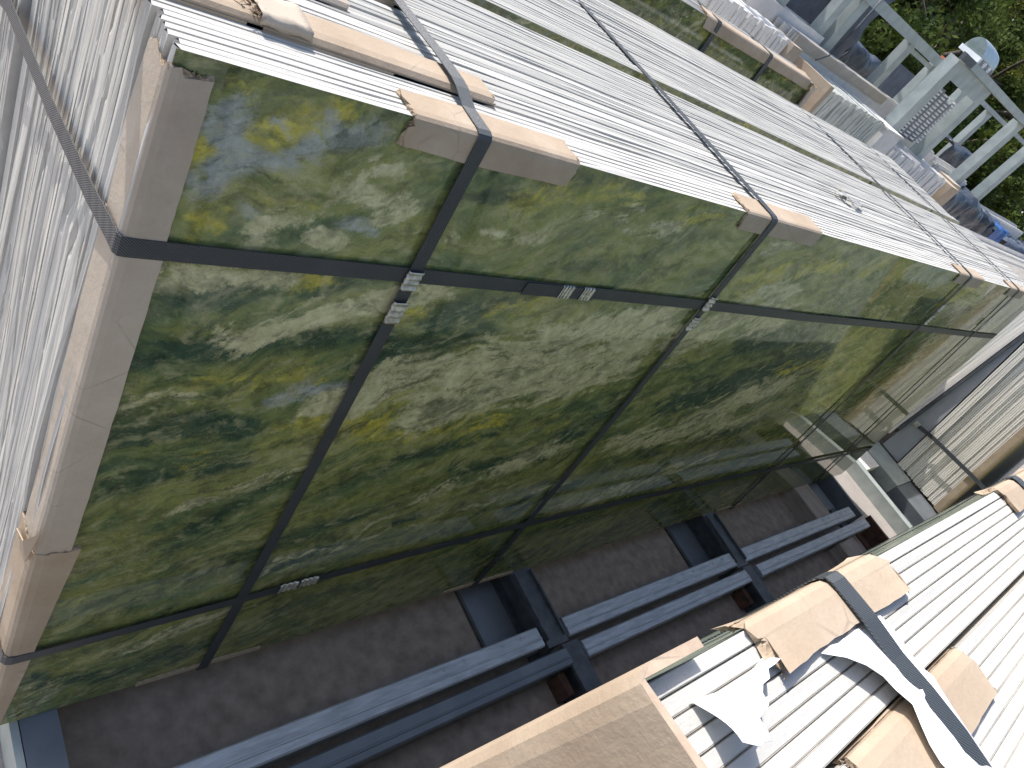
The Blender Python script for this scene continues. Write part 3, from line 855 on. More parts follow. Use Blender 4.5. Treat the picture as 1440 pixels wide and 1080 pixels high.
# front left corner, three lengths one above the other
guard('upper cardboard guard on the front left corner with a crumpled torn top', (X0, FY - 0.045 * SN, ZT - 0.055), DN, 0.615, Yp, 0.155, Xp, 0.115, seed=11, th=0.013, rag=0.02, mat=M['card_grey'])
guard('long middle cardboard guard on the front left corner between the two horizontal straps', (X0, FY - 0.63 * SN, ZT - 0.63 * CS), DN, 1.62, Yp, 0.165, Xp, 0.125, seed=12, th=0.013, rag=0.010, mat=M['card_grey'])
guard('lowest cardboard guard on the front left corner, narrowing towards the ground', (X0, FY - 2.235 * SN, ZT - 2.235 * CS), DN, 1.50, Yp, 0.22, Xp, 0.165, seed=13, th=0.019, rag=0.012, mat=M['card'],
      taper=lambda u: 1 - 0.75 * u)
# strips lying along the top
guard('long pale cardboard strip along the slab tops, crossed by the nearest strap', (1.12, 2.185, ZT + 0.012), Xp, 0.975, Yp, 0.135, Zm, 0.018, seed=21, th=0.020, rag=0.01)
guard('cardboard strip on the slab tops with a frayed end at the upper left', (0.62, 2.19, ZT + 0.016), Xp, 0.50, Yp, 0.13, Zm, 0.02, seed=22, th=0.016, rag=0.03)
guard('short greyish cardboard strip farther back on the slab tops, left of the nearest strap', (0.98, 2.555, ZT + 0.012), Xp, 0.60, Yp, 0.12, Zm, 0.02, seed=23, th=0.016, mat=M['card_grey'])
guard('brown cardboard strip behind the nearest strap at the top of the photo', (1.50, 2.80, ZT + 0.012), Xp, 0.46, Yp, 0.11, Zm, 0.02, seed=24, th=0.016)
# a dirty wrapper on the joint of the two strips
mb = MB()
mb.sheet([[(1.10 + 0.022 * i, y, ZT + 0.047 + 0.004 * math.sin(i * 1.3 + j) - (0.028 if j == 0 else 0)) for j, y in enumerate((2.168, 2.172, 2.21, 2.25, 2.29, 2.325))] for i in range(9)], 0.002)
setp(mb.build('wrapper', M['card_grey']), 'grey paper wrapped over the frayed joint of the cardboard strips', 'wrapper')
mb = MB()
for k in range(46):
    c = Vector((1.09 + rng.gauss(0, 0.014), 2.18 + rng.random() * 0.12, ZT + 0.035 + rng.random() * 0.012))
    d = Vector((rng.gauss(0.01, 0.02), rng.gauss(-0.01, 0.02), rng.gauss(0.0, 0.012))); w = Vector((rng.gauss(0, .004), rng.gauss(0, .004), .002))
    mb.add([c - w, c + w, c + d], [(0, 1, 2)], 0)
setp(mb.build('torn_fibres', M['card_core']), 'tuft of torn cardboard fibres at the end of a strip', 'torn paper', kind='stuff')
# bottom edge
UPF = (0, SN, CS)
sB = H / CS
for k, (xa, ln, lb) in enumerate(((1.52, 0.76, 'cardboard guard on the bottom edge of the face below the nearest strap'), (3.87, 0.80, 'cardboard guard on the bottom edge of the face below the second strap'), (8.27, 0.62, 'small cardboard guard on the bottom edge of the face, far down the aisle'))):
    q = FP(xa, sB - 0.002)
    guard(lb, q, Xp, ln, (0, 1, 0), 0.10, UPF, 0.050, seed=31 + k, th=0.012, group='cardboard guards on the bottom edge')

# folded flap of the corner guard
mb = MB()
A = Vector((0.765, 1.66, -3.02)); B = Vector((0.755, 1.86, -3.30)); C = Vector((0.757, 1.685, -3.28)); D_ = Vector((0.735, 1.72, -3.16))
k = Vector((0.004, 0, 0))
mb.add([A, D_, B, C, A + k, D_ + k, B + k, C + k], [(0, 1, 3), (1, 2, 3), (7, 5, 4), (7, 6, 5), (0, 4, 5, 1), (1, 5, 6, 2), (2, 6, 7, 3), (3, 7, 4, 0)], 0)
setp(mb.build('folded_flap', M['card']), 'triangular torn cardboard flap folded back where two corner guards meet', 'cardboard flap')

# ------------------------------------------------------------------ straps and seals
def seal(parent, c, along, across, out, la, lc, seedv=0):
    """crimped metal clip around a strap"""
    r = random.Random(seedv)
    c = Vector(c); a = Vector(along).normalized(); b = Vector(across).normalized(); o = Vector(out).normalized()
    mb = MB(); nu, nv = 16, 12; g_ = []
    for i in range(nu + 1):
        row = []
        for j in range(nv + 1):
            u = i / nu - 0.5; v = j / nv - 0.5
            h = 0.008
            for cu in (-0.28, 0.0, 0.28):
                for cv in (-0.36, 0.36, 0.0):
                    h -= 0.012 * math.exp(-((u - cu) / 0.075) ** 2 - ((v - cv) / 0.17) ** 2) * (1 if cv else 0.65)
            h -= 0.010 * max(0, abs(v) - 0.44) / 0.06
            row.append(c + a * (u * la) + b * (v * lc * (1 - 0.04 * math.cos(u * 40))) + o * h)
        g_.append(row)
    mb.sheet(g_, 0.002)
    return mb.build('seal', M['seal'], parent)

SG = 'black straps around the green marble bundle'
def strap(label, pts, wid, th=0.0035, group=SG, name='strap'):
    org = tuple(pts[0][0])
    mb = MB(); mb.ribbon(pts, wid, th)
    o = mb.build(name, M['strap'], org=org)
    return setp(o, label, 'strap', group)

XW = (1, 0, 0)
def vertical_strap(label, x, wid, xb=None, gtop=0.019, gbot=0.019, tops=()):
    xb = x if xb is None else xb
    pts = [((x + 0.03, 4.80, ZT - 0.3), XW), ((x + 0.03, 4.79, ZT + 0.010), XW), ((x + 0.025, 4.2, ZT + 0.016), XW), ((x + 0.02, 3.3, ZT + 0.02), XW)]
    for y, z in tops: pts.append(((x + 0.008, y, ZT + z), XW))
    pts += [((x, FY + 0.14, ZT + gtop + 0.004), XW), ((x, FY + 0.01, ZT + gtop + 0.002), XW), (FP(x, -0.012, gtop - 0.006), XW), (FP(x, 0.004, gtop + 0.003), XW), (FP(x, 0.12, gtop + 0.004), XW)]
    n = 14
    for i in range(1, n):
        s = 0.12 + (sB - 0.05 - 0.12) * i / n
        t = i / n
        off = 0.027 - 0.006 * abs(2 * t - 1)
        pts.append((FP(x + (xb - x) * t + 0.012 * math.sin(t * 3.1), s, off), XW))
    pts += [(FP(xb, sB - 0.05, gbot), XW), (FP(xb, sB + 0.014, gbot), XW), (FP(xb, sB + 0.022, gbot - 0.02), XW), ((xb, FY - sB * SN + 0.4, ZB - 0.02), XW)]
    return strap(label, pts, wid)

s1 = vertical_strap('nearest upright black strap, with two metal seals where it crosses the level strap', 1.885, 0.066, 1.91, tops=((2.36, 0.054), (2.20, 0.052), (2.15, 0.046)))
seal(s1, FP(1.893, 0.655, 0.032), DN, XW, (0, -CS, SN), 0.095, 0.078, 1)
seal(s1, FP(1.898, 0.825, 0.033), DN, XW, (0, -CS, SN), 0.115, 0.078, 2)
s2 = vertical_strap('second upright black strap from the left, sealed just below the level strap', 4.245, 0.066, 4.22)
seal(s2, FP(4.25, 0.63, 0.032), DN, XW, (0, -CS, SN), 0.11, 0.078, 3)
seal(s2, FP(4.25, 0.80, 0.032), DN, XW, (0, -CS, SN), 0.11, 0.078, 4)
s3 = vertical_strap('third upright black strap, near the far right end of the green face', 8.72, 0.066, 8.70)
seal(s3, FP(8.73, 0.57, 0.032), DN, XW, (0, -CS, SN), 0.12, 0.078, 5)
seal(s3, FP(8.73, 0.40, 0.032), DN, XW, (0, -CS, SN), 0.10, 0.078, 6)
s4 = vertical_strap('fourth and farthest upright black strap on the green face', 10.99, 0.066, 11.30)
seal(s4, FP(11.02, 0.55, 0.032), DN, XW, (0, -CS, SN), 0.12, 0.078, 7)

# level straps: along the face, round the left corner, back along the end
def level_strap(label, s_pts, wid, left, offs=0.016):
    W = (0, SN, CS)
    pts = []
    for q, w in left: pts.append((q, w))
    for x, s in s_pts: pts.append((FP(x, s, offs), W))
    x, s = s_pts[-1]
    q = FP(X1 + 0.01, s, 0.0); pts.append(((X1 + 0.012, q[1] + 0.005, q[2]), W)); pts.append(((X1 + 0.012, q[1] + 0.5, q[2] + 0.02), W))
    return strap(label, pts, wid)
Wl = (0.05, -0.12, 1)
c0 = FP(X0, 0.635)
lv1 = level_strap('upper level black strap running the whole green face and round its left end', [(X0 + 0.012, 0.637), (0.90, 0.638), (1.2, 0.640), (1.9, 0.640), (3.2, 0.645), (4.3, 0.655), (5.9, 0.685), (8.7, 0.70), (11.1, 0.735), (12.3, 0.74)], 0.072,
    [((X0 - 0.06, 3.9, -1.93), (0, 0.1, 1)), ((X0 - 0.056, 3.35, -1.765), (0, 0.05, 1)), ((X0 - 0.05, 2.6, -1.70), (0, -0.05, 1)), ((X0 - 0.035, 2.1, -1.655), Wl), ((X0 - 0.025, c0[1] + 0.05, c0[2] + 0.002), Wl), ((X0 - 0.021, c0[1] + 0.003, c0[2]), (0, SN, CS)), ((X0 - 0.012, c0[1] - 0.012, c0[2] - 0.001), (0, SN, CS))])
for k, (x, q) in enumerate(((2.865, 8), (3.03, 9))):
    seal(lv1, FP(x, 0.652, 0.020), XW, DN, (0, -CS, SN), 0.085, 0.088, q)
mb = MB(); mb.ribbon([(FP(2.56, 0.648, 0.0235), (0, SN, CS)), (FP(2.72, 0.648, 0.0215), (0, SN, CS)), (FP(3.10, 0.65, 0.020), (0, SN, CS))], 0.072, 0.0035)
mb.build('strap_tail', M['strap'], lv1)
c1 = FP(X0, 3.03)
lv2 = level_strap('lower level black strap across the foot of the green face', [(X0 + 0.012, 3.075), (0.95, 3.07), (1.84, 3.03), (3.0, 2.97), (4.13, 2.935), (6.0, 2.95), (7.79, 2.985), (10.0, 3.07), (12.3, 3.14)], 0.066,
    [((X0 - 0.02, 3.6, -4.2), (0, 0.05, 1)), ((X0 - 0.028, 2.5, -4.12), (0, 0, 1)), ((X0 - 0.03, c1[1] + 0.06, c1[2] - 0.045), (0, SN, CS)), ((X0 - 0.024, c1[1] - 0.002, c1[2] - 0.045), (0, SN, CS)), ((X0 - 0.01, c1[1] - 0.02, c1[2] - 0.045), (0, SN, CS))], 0.024)
for x in (2.20, 2.335):
    seal(lv2, FP(x, 3.005 - 0.02 * (x - 2.2), 0.028), XW, DN, (0, -CS, SN), 0.12, 0.08, 12)
# crushed strap ends lying on the far slab tops
mb = MB()
for (px, py, dx, dy) in ((6.35, 2.62, 0.18, -0.10), (6.55, 2.50, 0.22, 0.05), (6.42, 2.56, 0.10, 0.12)):
    mb.ribbon([((px + dx * t, py + dy * t, ZT + 0.02 + 0.03 * math.sin(t * 3.1)), (-dy, dx, 0.01)) for t in (0, .25, .5, .75, 1)], 0.05, 0.006)
setp(mb.build('metal_scrap', M['seal']), 'crumpled metal strap offcut lying on the slab tops beyond the second strap', 'metal scrap')

# ------------------------------------------------------------------ near bundle, lower right
NZT = -0.88; NY = 0.0357
TNN = 0.075
near = thing('slab_bundle', 'nearest bundle of thick white edged slabs at the lower right, seen on its top edges', 'slab bundle', (0.985, NY, ZB), 'strapped stone slab bundles')
nv = [slab_mesh('slab', 11.3, NZT - ZB, 0.0312, -TNN, 300 + i, mats=[M['edge_near'], M['end'], M['marble_pale'] if i == 0 else M['end']], topj=0.0006, ntop=44, amp=0.006) for i in range(5)]
nh = (NZT - ZB) * TNN
yk = NY - 0.0312
for k in range(26):
    if k == 8: yk -= 0.016
    place_mesh('slab', nv[0 if k == 0 else 1 + k % 4], near, (rng.uniform(-0.004, 0.004), yk - NY + nh, rng.uniform(-0.002, 0.002)))
    yk -= PITCH
NG = 'cardboard guards on the nearest bundle'
DNn = (0, math.sin(math.atan(TNN)), -math.cos(math.atan(TNN)))
guard('large tan cardboard guard standing up round the left corner of the nearest bundle', (0.985, NY + 0.002, NZT + 0.040), DNn, 3.4, (0, -1, 0.10), 0.52, Xp, 0.17, seed=41, th=0.020, rag=0.004, group=NG, lift=0.004, wav=0.003, ends=(False, False), core=M['card_edge'])
guard('wide torn cardboard guard under the broad strap on the edge of the nearest bundle', (1.375, NY, NZT), Xp, 0.72, Ym, 0.105, DNn, 0.06, seed=42, th=0.016, rag=0.03, group=NG, flare=0.012)
guard('cardboard guard on the inner row of the nearest bundle, under the end of the paper', (1.40, -0.258, NZT + 0.002), Xp, 0.74, Ym, 0.115, Zm, 0.004, seed=43, th=0.016, rag=0.010, group=NG, lift=0.004)
guard('cardboard guard at the right edge of the photo on the nearest bundle', (3.46, NY, NZT), Xp, 0.85, Ym, 0.105, DNn, 0.06, seed=44, th=0.016, rag=0.03, group=NG, flare=0.010)
NSG = 'straps on the nearest bundle'
def nstrap(label, x, pts_extra=0.0):
    NS, NC = math.sin(math.atan(TNN)), math.cos(math.atan(TNN))
    fn = lambda s, off: (x, NY + s * NS + off * NC, NZT - s * NC + off * NS)
    pts = [(fn(3.85, 0.004), XW), (fn(1.0, 0.004), XW), (fn(0.3, 0.008), XW), (fn(0.08, 0.022), XW), (fn(0.01, 0.023), XW), ((x, NY + 0.012, NZT + 0.018), XW), ((x, NY - 0.006, NZT + 0.0235), XW), ((x + 0.003, NY - 0.06, NZT + 0.026), XW), ((x + 0.006, NY - 0.11, NZT + 0.028), XW),
           ((x + 0.010, -0.17, NZT + 0.024), XW), ((x + 0.018, -0.26, NZT + 0.029), XW), ((x + 0.022, -0.36, NZT + 0.030), XW), ((x + 0.02, -0.55, NZT + 0.02), XW), ((x + 0.02, -0.83, NZT + 0.012), XW), ((x + 0.02, -0.86, NZT - 0.3), XW)]
    return strap(label, pts, 0.072, 0.004, NSG)
nstrap('broad grey blue strap over the paper and cardboard of the nearest bundle', 1.785)
nstrap('strap over the cardboard at the right edge of the photo', 3.78)

# torn paper
def bez(a, b, c, d, t):
    return ((1 - t) ** 3) * a + 3 * t * (1 - t) ** 2 * b + 3 * t * t * (1 - t) * c + t ** 3 * d
mb = MB(); g_ = []
for i in range(15):
    t = i / 14
    y = NY - 0.112 - t * 0.475
    lo = 1.545 + 0.095 * min(1, t * 3) + 0.03 * math.sin(t * 7) + 0.02 * t; hi = 1.875 + 0.022 * math.sin(t * 5 + 1)
    row = []
    for j in range(9):
        w = j / 8
        x = lo + (hi - lo) * w
        lift_ = 0.012 + 0.030 * (1 - w) ** 2 * (0.4 + math.sin(t * 6.5) ** 2) + 0.006 * math.sin(t * 17 + j) * (1 - w) + (0.017 if 0.34 < t < 0.8 else 0)
        row.append((x, y + 0.004 * math.sin(j * 2 + t * 9), NZT + lift_ * (0.9 if t > 0.05 else 0.35)))
    g_.append(row)
mb.sheet(g_, 0.0012)
setp(mb.build('paper_sheet', M['paper']), 'torn white paper strip trapped under the broad strap', 'paper', 'torn white paper')
mb = MB(); g_ = []
top = [Vector((1.09 + 0.275 * t, -0.020 - 0.016 * math.sin(t * 3), NZT + 0.004)) for t in [i / 12 for i in range(13)]]
for j in range(9):
    w = j / 8; row = []
    for i in range(13):
        t = i / 12
        ln = 0.115 * math.exp(-((t - 0.16) / 0.36) ** 2) + 0.022 + 0.006 * math.sin(i * 2.3)
        p = top[i] + Vector((-0.03 * w * w * (t < .5), -ln * w * 0.75, ln * 0.62 * w + 0.010 * math.sin(3 * w + t * 5) * w))
        row.append(p)
    g_.append(row)
mb.sheet(g_, 0.0012)
setp(mb.build('paper_flap', M['paper']), 'curling torn paper flap with a pointed tip left of the strap', 'paper', 'torn white paper')

# ------------------------------------------------------------------ galvanised racks under the bundles
def rail_profile(y0, y1, z0, z1):
    w = y1 - y0; l = 0.018
    return [(y0, z0), (y1, z0), (y1, z1 - 0.012), (y1 - 0.012, z1), (y0 + w * 0.46, z1), (y0 + w * 0.43, z1 + 0.008), (y0 + w * 0.37, z1 + 0.008), (y0 + w * 0.34, z1), (y0 + 0.012, z1), (y0, z1 - 0.012)]
RG = 'steel slab racks along the aisle'
rack = thing('slab_rack', 'steel rack under the green bundle with a bright galvanised front rail', 'rack', (0.9, 0.92, GZ), RG)
for a, b in ((0.2, 4.62), (4.95, 7.98), (8.22, 11.72)):
    mb = MB(); mb.prism(rail_profile(0.828, 1.004, -4.92, -4.75), a, b)
    rr_ = mb.build('rail', M['galv'], rack)
    m2 = MB()
    for q in range(5):
        cx = b - 0.22 - q * 0.21; cy = 0.955; n_ = 14; vs = []; fs = []
        for j in range(n_):
            t = 2 * math.pi * j / n_
            for rad, zz in ((0.020, -4.750), (0.017, -4.745), (0.012, -4.745), (0.010, -4.750)):
                vs.append((cx + rad * math.cos(t), cy + rad * math.sin(t), zz))
        for j in range(n_):
            for k in range(3):
                fs.append((4 * j + k, 4 * ((j + 1) % n_) + k, 4 * ((j + 1) % n_) + k + 1, 4 * j + k + 1))
        if q != 2: m2.add(vs, fs, 0)
    setp(m2.build('stamped_rings', M['galv'], rr_), kind='stuff')
def hbeam(x0, x1, y0, y1, z0, z1, parent, mat, name='crossbeam'):
    mb = MB(); t = 0.03; xm = (x0 + x1) / 2
    mb.box(x0, x1, y0, y1, z1 - t, z1); mb.box(x0, x1, y0, y1, z0, z0 + t); mb.box(xm - 0.02, xm + 0.02, y0, y1, z0 + t, z1 - t)
    return mb.build(name, mat, parent)
for x in (4.66, 7.99):
    hbeam(x, x + 0.26, 0.80, 4.6, -5.08, -4.765, rack, M['steel_dark'])
    mb = MB(); mb.box(x + 0.005, x + 0.022, 0.86, 1.5, -4.7645, -4.725); mb.box(x + 0.225, x + 0.245, 0.86, 1.5, -4.7645, -4.735)
    mb.build('flange', M['steel_dark'], rack)
    mb = MB(); mb.box(x - 0.40, x - 0.02, 1.03, 1.75, -5.06, -5.02)
    mb.build('base_plate', M['steel_grey'], rack)
for a, b in ((1.12, 4.24), (4.93, 7.57), (8.26, 11.15)):
    mb = MB(); mb.box(a, b, 1.005, 4.6, -5.085, -5.065); mb.build('shade_deck_sheet', M['shade_deck'], rack)  # sheets added over the concrete to deepen the shade between the racks
mb = MB(); mb.box(1.12, 11.15, 0.757, 1.0, -5.09, -5.07); mb.build('shade_deck_sheet', M['shade_deck'], rack)
hbeam(0.93, 1.11, 0.3, 4.6, -5.06, -4.79, rack, M['steel_grey'])
mb = MB(); mb.box(0.885, 0.925, 0.7, 4.6, -5.08, -4.80); mb.build('end_angle', M['galv_pale'], rack)
mb = MB(); mb.box(11.78, 12.02, 0.80, 4.6, -5.09, -5.04); mb.box(11.96, 12.02, 0.80, 4.6, -5.04, -4.76); mb.build('end_channel', M['steel_grey'], rack)
hbeam(11.2, 11.75, 1.1, 4.6, -5.09, -4.95, rack, M['steel_grey'])
rack2 = thing('slab_rack', 'steel rack under the nearest bundle with a duller darker front rail', 'rack', (0.9, 0.70, GZ), RG)
for a, b in ((0.2, 4.84), (5.06, 8.10), (8.38, 11.98)):
    mb = MB(); mb.prism(rail_profile(0.605, 0.762, -4.92, -4.77), a, b)
    mb.build('rail', M['steel_grey'] if a < 1 else M['galv'], rack2)
for x in (4.83, 8.10):
    hbeam(x, x + 0.21, -2.2, 0.79, -5.08, -4.785, rack2, M['steel_dark'])
    mb = MB(); mb.box(x - 0.10, x - 0.02, 0.40, 0.60, -5.08, -4.90); mb.build('rusty_bracket', M['rust'], rack2)
mb = MB(); mb.box(12.03, 12.25, -2.2, 0.76, -5.09, -5.05); mb.box(12.20, 12.26, -2.2, 0.76, -5.05, -4.77); mb.build('end_channel', M['rust'], rack2)
for a, b in ((1.12, 4.80), (5.06, 8.07), (8.33, 12.0)):
    mb = MB(); mb.box(a, b, -2.2, 0.62, -5.085, -5.066); mb.build('shade_deck_sheet', M['shade_deck'], rack2)  # same added dark floor, deepening the shade under the nearest bundle
TG = 'timber blocks on the racks'
def block(lb, x0, x1, y0, y1, z0, z1):
    mb = MB(); c = 0.012
    mb.hexa([(x0, y0, z0), (x1, y0, z0), (x1, y1, z0), (x0, y1, z0)], [(x0, y0, z1 - c), (x1, y0, z1 - c), (x1, y1, z1 - c), (x0, y1, z1 - c)])
    mb.hexa([(x0, y0, z1 - c), (x1, y0, z1 - c), (x1, y1, z1 - c), (x0, y1, z1 - c)], [(x0 + c, y0 + c, z1), (x1 - c, y0 + c, z1), (x1 - c, y1 - c, z1), (x0 + c, y1 - c, z1)])
    setp(mb.build('timber_block', M['wood']), lb, 'timber block', TG)
block('pale timber block between the green bundle and the galvanised rail', 10.66, 11.13, 0.99, 1.70, -5.09, -4.80)
block('pale timber block beside the duller rail of the nearest rack', 10.75, 11.25, 0.10, 0.58, -5.09, -4.80)

# ------------------------------------------------------------------ bundle at the far end of the aisle, striped end towards us
TN2 = math.tan(math.radians(8.6))
endb = thing('slab_bundle', 'bundle at the far end of the aisle showing pale striped slab ends', 'slab bundle', (15.1, 0.33, -4.83), 'strapped stone slab bundles')
ev = [slab_mesh('slab', 6.0, 3.9, T, TN2, 400 + i, mats=[M['edge'], M['end_clean'], M['end']], ntop=6, amp=0.0010) for i in range(6)]
x_off = 0
for k in range(33):
    x_off += rng.gauss(0, 0.006); x_off = max(-0.03, min(0.05, x_off))
    if k % 6 == 3: x_off += 0.03
    if k > 27: x_off = 0.0
    place_mesh('slab', ev[k % 6], endb, (x_off, k * PITCH, rng.uniform(-0.01, 0.01)))
guard('tall brown cardboard guard on the front corner of the striped bundle', (15.1, 0.325, -4.83), (0, TN2, 1), 3.6, Yp, 0.14, Xp, 0.2, seed=51, th=0.02, group='cardboard guards on the far bundle')
pan = thing('frame_panel', 'flat blue grey steel panel closing the rack end beside the striped bundle', 'steel panel', (15.16, 1.45, -4.83))
mb = MB(); h_ = 3.9
mb.hexa([(15.16, 1.46, -4.83), (15.22, 1.46, -4.83), (15.22, 1.88, -4.83), (15.16, 1.88, -4.83)], [(15.16, 1.46 + TN2 * h_, -0.93), (15.22, 1.46 + TN2 * h_, -0.93), (15.22, 1.98 + 0.05, -0.93), (15.16, 1.98 + 0.05, -0.93)])
mb.build('panel', M['panel'], pan)
mb = MB(); mb.box(15.10, 15.24, 1.90, 1.95, -4.4, -0.93, lean=0.022); mb.build('edge_post', M['steel_dark'], pan)
es = strap('dark strap round the striped bundle with a shiny seal at its left end', [((15.3, 0.15, -3.93), (0, .1, 1)), ((15.06, 0.19, -3.93), (0, .1, 1)), ((15.055, 0.6, -3.95), (0, 0.1, 1)), ((15.05, 1.45, -4.02), (0, 0.1, 1)), ((15.09, 1.82, -4.10), (0, 0.1, 1))], 0.075, 0.008, 'straps at the far end of the aisle')
seal(es, (15.07, 1.80, -4.09), Yp, Zp, Xm, 0.10, 0.11, 77)
side = thing('slab_bundle', 'narrow pale slabs on the far side of the steel panel, beyond the green face', 'slab bundle', (15.13, 1.965, -4.6), 'strapped stone slab bundles')
sv = [slab_mesh('slab', 6.0, 3.9, 0.048, 0.022, 450 + i, mats=[M['edge_near'], M['end_clean'], M['white_slab']], ntop=6, amp=0.001) for i in range(2)]
for k in range(10):
    place_mesh('slab', sv[k % 2], side, (rng.uniform(0.01, .03), k * 0.05, 0))
base = thing('rack_base', 'pale steel base of the far rack with a dark recess, on the sunlit concrete', 'rack', (13.5, 0.9, GZ))
mb = MB(); mb.box(13.50, 13.66, -2, 2.4, GZ + 0.002, -4.86); mb.build('front_angle', M['galv_pale'], base)
mb = MB(); mb.box(13.67, 13.70, -2, 2.4, GZ + 0.002, -4.90); mb.build('brown_strip', M['wood'], base)
mb = MB(); mb.box(13.66, 14.34, -2, 2.4, GZ + 0.002, GZ + 0.02); mb.box(13.70, 14.34, 1.50, 2.4, -5.0, -4.87, m=1); mb.build('recess', [M['steel_dark'], M['white_slab']], base)
mb = MB(); mb.box(14.35, 15.12, 1.05, 2.4, GZ + 0.002, -4.85); mb.build('end_plate', M['galv_pale'], base)
mb = MB(); mb.box(14.35, 15.12, -2.0, 1.04, GZ + 0.002, -4.87); mb.build('deck_plate', M['steel_grey'], base)

# ------------------------------------------------------------------ second row behind: green bundle
DG = 'strapped stone slab bundles'
yD, xD0, xD1, zD = 5.05, 0.5, 9.25, -0.745
HD = 1.7
dv = [slab_mesh('slab', xD1 - xD0, HD, T, TN, 500 + i, mats=[M['edge'], M['end'], M['marble'] if i == 0 else M['end']], ntop=20, nrow=10) for i in range(3)]
gb = thing('slab_bundle', 'darker green marble bundle in the second row, a cardboard guard along its top edge', 'slab bundle', (xD0, yD - HD * TN, zD - HD), DG)
for k in range(13): place_mesh('slab', dv[0 if k == 0 else 1 + k % 2], gb, (rng.uniform(-.02, .02), k * PITCH, rng.uniform(-.006, .006)))
DNd = (0, -SN, -CS)
guard('cardboard guard along the top edge of the second row green bundle', (6.68, yD, zD), Xp, 2.45, Yp, 0.14, DNd, 0.10, seed=61, th=0.016, group='guards in the second row', flare=0.01)
guard('pale upright cardboard guard on the right end of the second row green bundle', (xD1, yD - 0.05, zD - 0.02), DNd, 1.4, Yp, 0.13, Xm, 0.11, seed=62, th=0.02, group='guards in the second row', mat=M['card_grey'])
for lb, x in (('dark strap down the second row green bundle at its left', 6.9), ('dark strap down the second row green bundle nearer its right end', 8.05)):
    q = lambda s, o: (x, yD - s * SN - o * CS, zD - s * CS + o * SN)
    strap(lb, [((x, yD + 0.5, zD + 0.01), XW), ((x, yD + 0.14, zD + 0.022), XW), ((x, yD, zD + 0.022), XW), (q(0.0, 0.022), XW), (q(0.1, 0.022), XW), (q(0.6, 0.016), XW), (q(1.6, 0.016), XW)], 0.07, 0.004, 'straps in the second row')

# bundles stacked crosswise: their slab edges face the aisle
def cross_bundle(label, x0, x1, y0, depth, zt, h, pitch, seed, wob=0.03, mat=None, left_guard=None):
    r = random.Random(seed)
    t = thing('slab_bundle', label, 'slab bundle', (x0, y0, zt - h), DG)
    n_ = int((x1 - x0) / pitch); vs_ = []
    for v in range(4):
        mb = MB(); w = pitch * 0.86
        ns_ = 6; g_ = []
        hh = h
        k = []
        for i in range(ns_ + 1):
            zz = hh * i / ns_
            k.append((r.uniform(-0.012, 0.012), zz))
        for i in range(ns_):
            a, b = k[i], k[i + 1]
            mb.hexa([(0, a[0], a[1]), (w, a[0], a[1]), (w, depth, a[1]), (0, depth, a[1])], [(0, b[0], b[1]), (w, b[0], b[1]), (w, depth, b[1]), (0, depth, b[1])])
        vs_.append(mb.mesh('slab', mat or M['grey_stone'], (0, 0, 0)))
    for k in range(n_):
        u = k / max(1, n_ - 1)
        place_mesh('slab', vs_[k % 4], t, (k * pitch, r.uniform(0, 0.05), r.uniform(-wob, 0)))
    return t
cross_bundle('striped stack of grey slabs with a tan cardboard side, beyond the second row green bundle', 10.42, 12.85, 5.5, 0.75, -0.75, 1.2, 0.085, 71)
mb = MB(); mb.box(10.30, 10.41, 5.40, 6.3, -1.95, -0.71); setp(mb.build('cardboard_sheet', M['card']), 'tan cardboard sheet against the side of the striped grey stack', 'cardboard sheet')
mb = MB(); mb.box(12.88, 13.55, 5.46, 6.2, -1.9, -0.80); mb.box(12.86, 13.58, 5.44, 6.22, -0.80, -0.775)
setp(mb.build('stone_block', M['white_slab']), 'light grey stone block at the right end of the striped stack', 'stone block')
cross_bundle('striped stack of cream slabs farther right with a wavy uneven front', 13.75, 17.0, 5.45, 0.8, -0.98, 1.3, 0.10, 72, 0.07, M['white_slab'])
mb = MB(); mb.box(17.02, 17.6, 5.36, 5.9, -2.2, -1.03); setp(mb.build('cardboard_box', M['card']), 'tan cardboard box at the right end of the cream striped stack', 'cardboard box')
mb = MB(); mb.box(17.7, 18.3, 5.6, 6.0, -2.0, -1.0); setp(mb.build('cardboard_box', M['card_grey']), 'greyer cardboard box behind the tan one', 'cardboard box')
cross_bundle('short striped stack of slabs behind the second row green bundle', 7.6, 9.75, 6.0, 0.5, -0.60, 1.0, 0.085, 73, 0.04, M['white_slab'])
mb = MB(); mb.box(9.78, 10.05, 5.95, 6.4, -1.4, -0.62); setp(mb.build('cardboard_box', M['card_grey']), 'small dusty cardboard box at the end of the short striped stack', 'cardboard box')

# long bundles lying in the third row
def long_bundle(label, x0, x1, y0, n_, zt, h, seed, mat='edge', dz=0.01):
    r = random.Random(seed)
    t = thing('slab_bundle', label, 'slab bundle', (x0, y0, zt - h), DG)
    vv = [slab_mesh('slab', x1 - x0, h, 0.045, 0.0, seed * 10 + i, mats=[M[mat], M['grey_stone'], M['white_slab']], ntop=12, nrow=8) for i in range(3)]
    for k in range(n_): place_mesh('slab', vv[k % 3], t, (r.uniform(-.12, .12), k * 0.05, r.uniform(-dz, dz)))
    return t
long_bundle('long white topped bundle with a tan front, running behind the striped grey stack', 10.5, 15.45, 6.42, 9, -0.53, 0.5, 81)
guard('long tan cardboard cover along the front of the white topped bundle', (10.45, 6.40, -0.53), Xp, 3.6, Yp, 0.06, Zm, 0.13, seed=82, th=0.012, wav=0.0, group='guards in the third row', mat=M['card_grey'])
long_bundle('pale loose slabs leaning at the top of the photo, left of the galvanised posts', 9.6, 11.9, 6.9, 9, -0.46, 0.8, 83, dz=0.07)
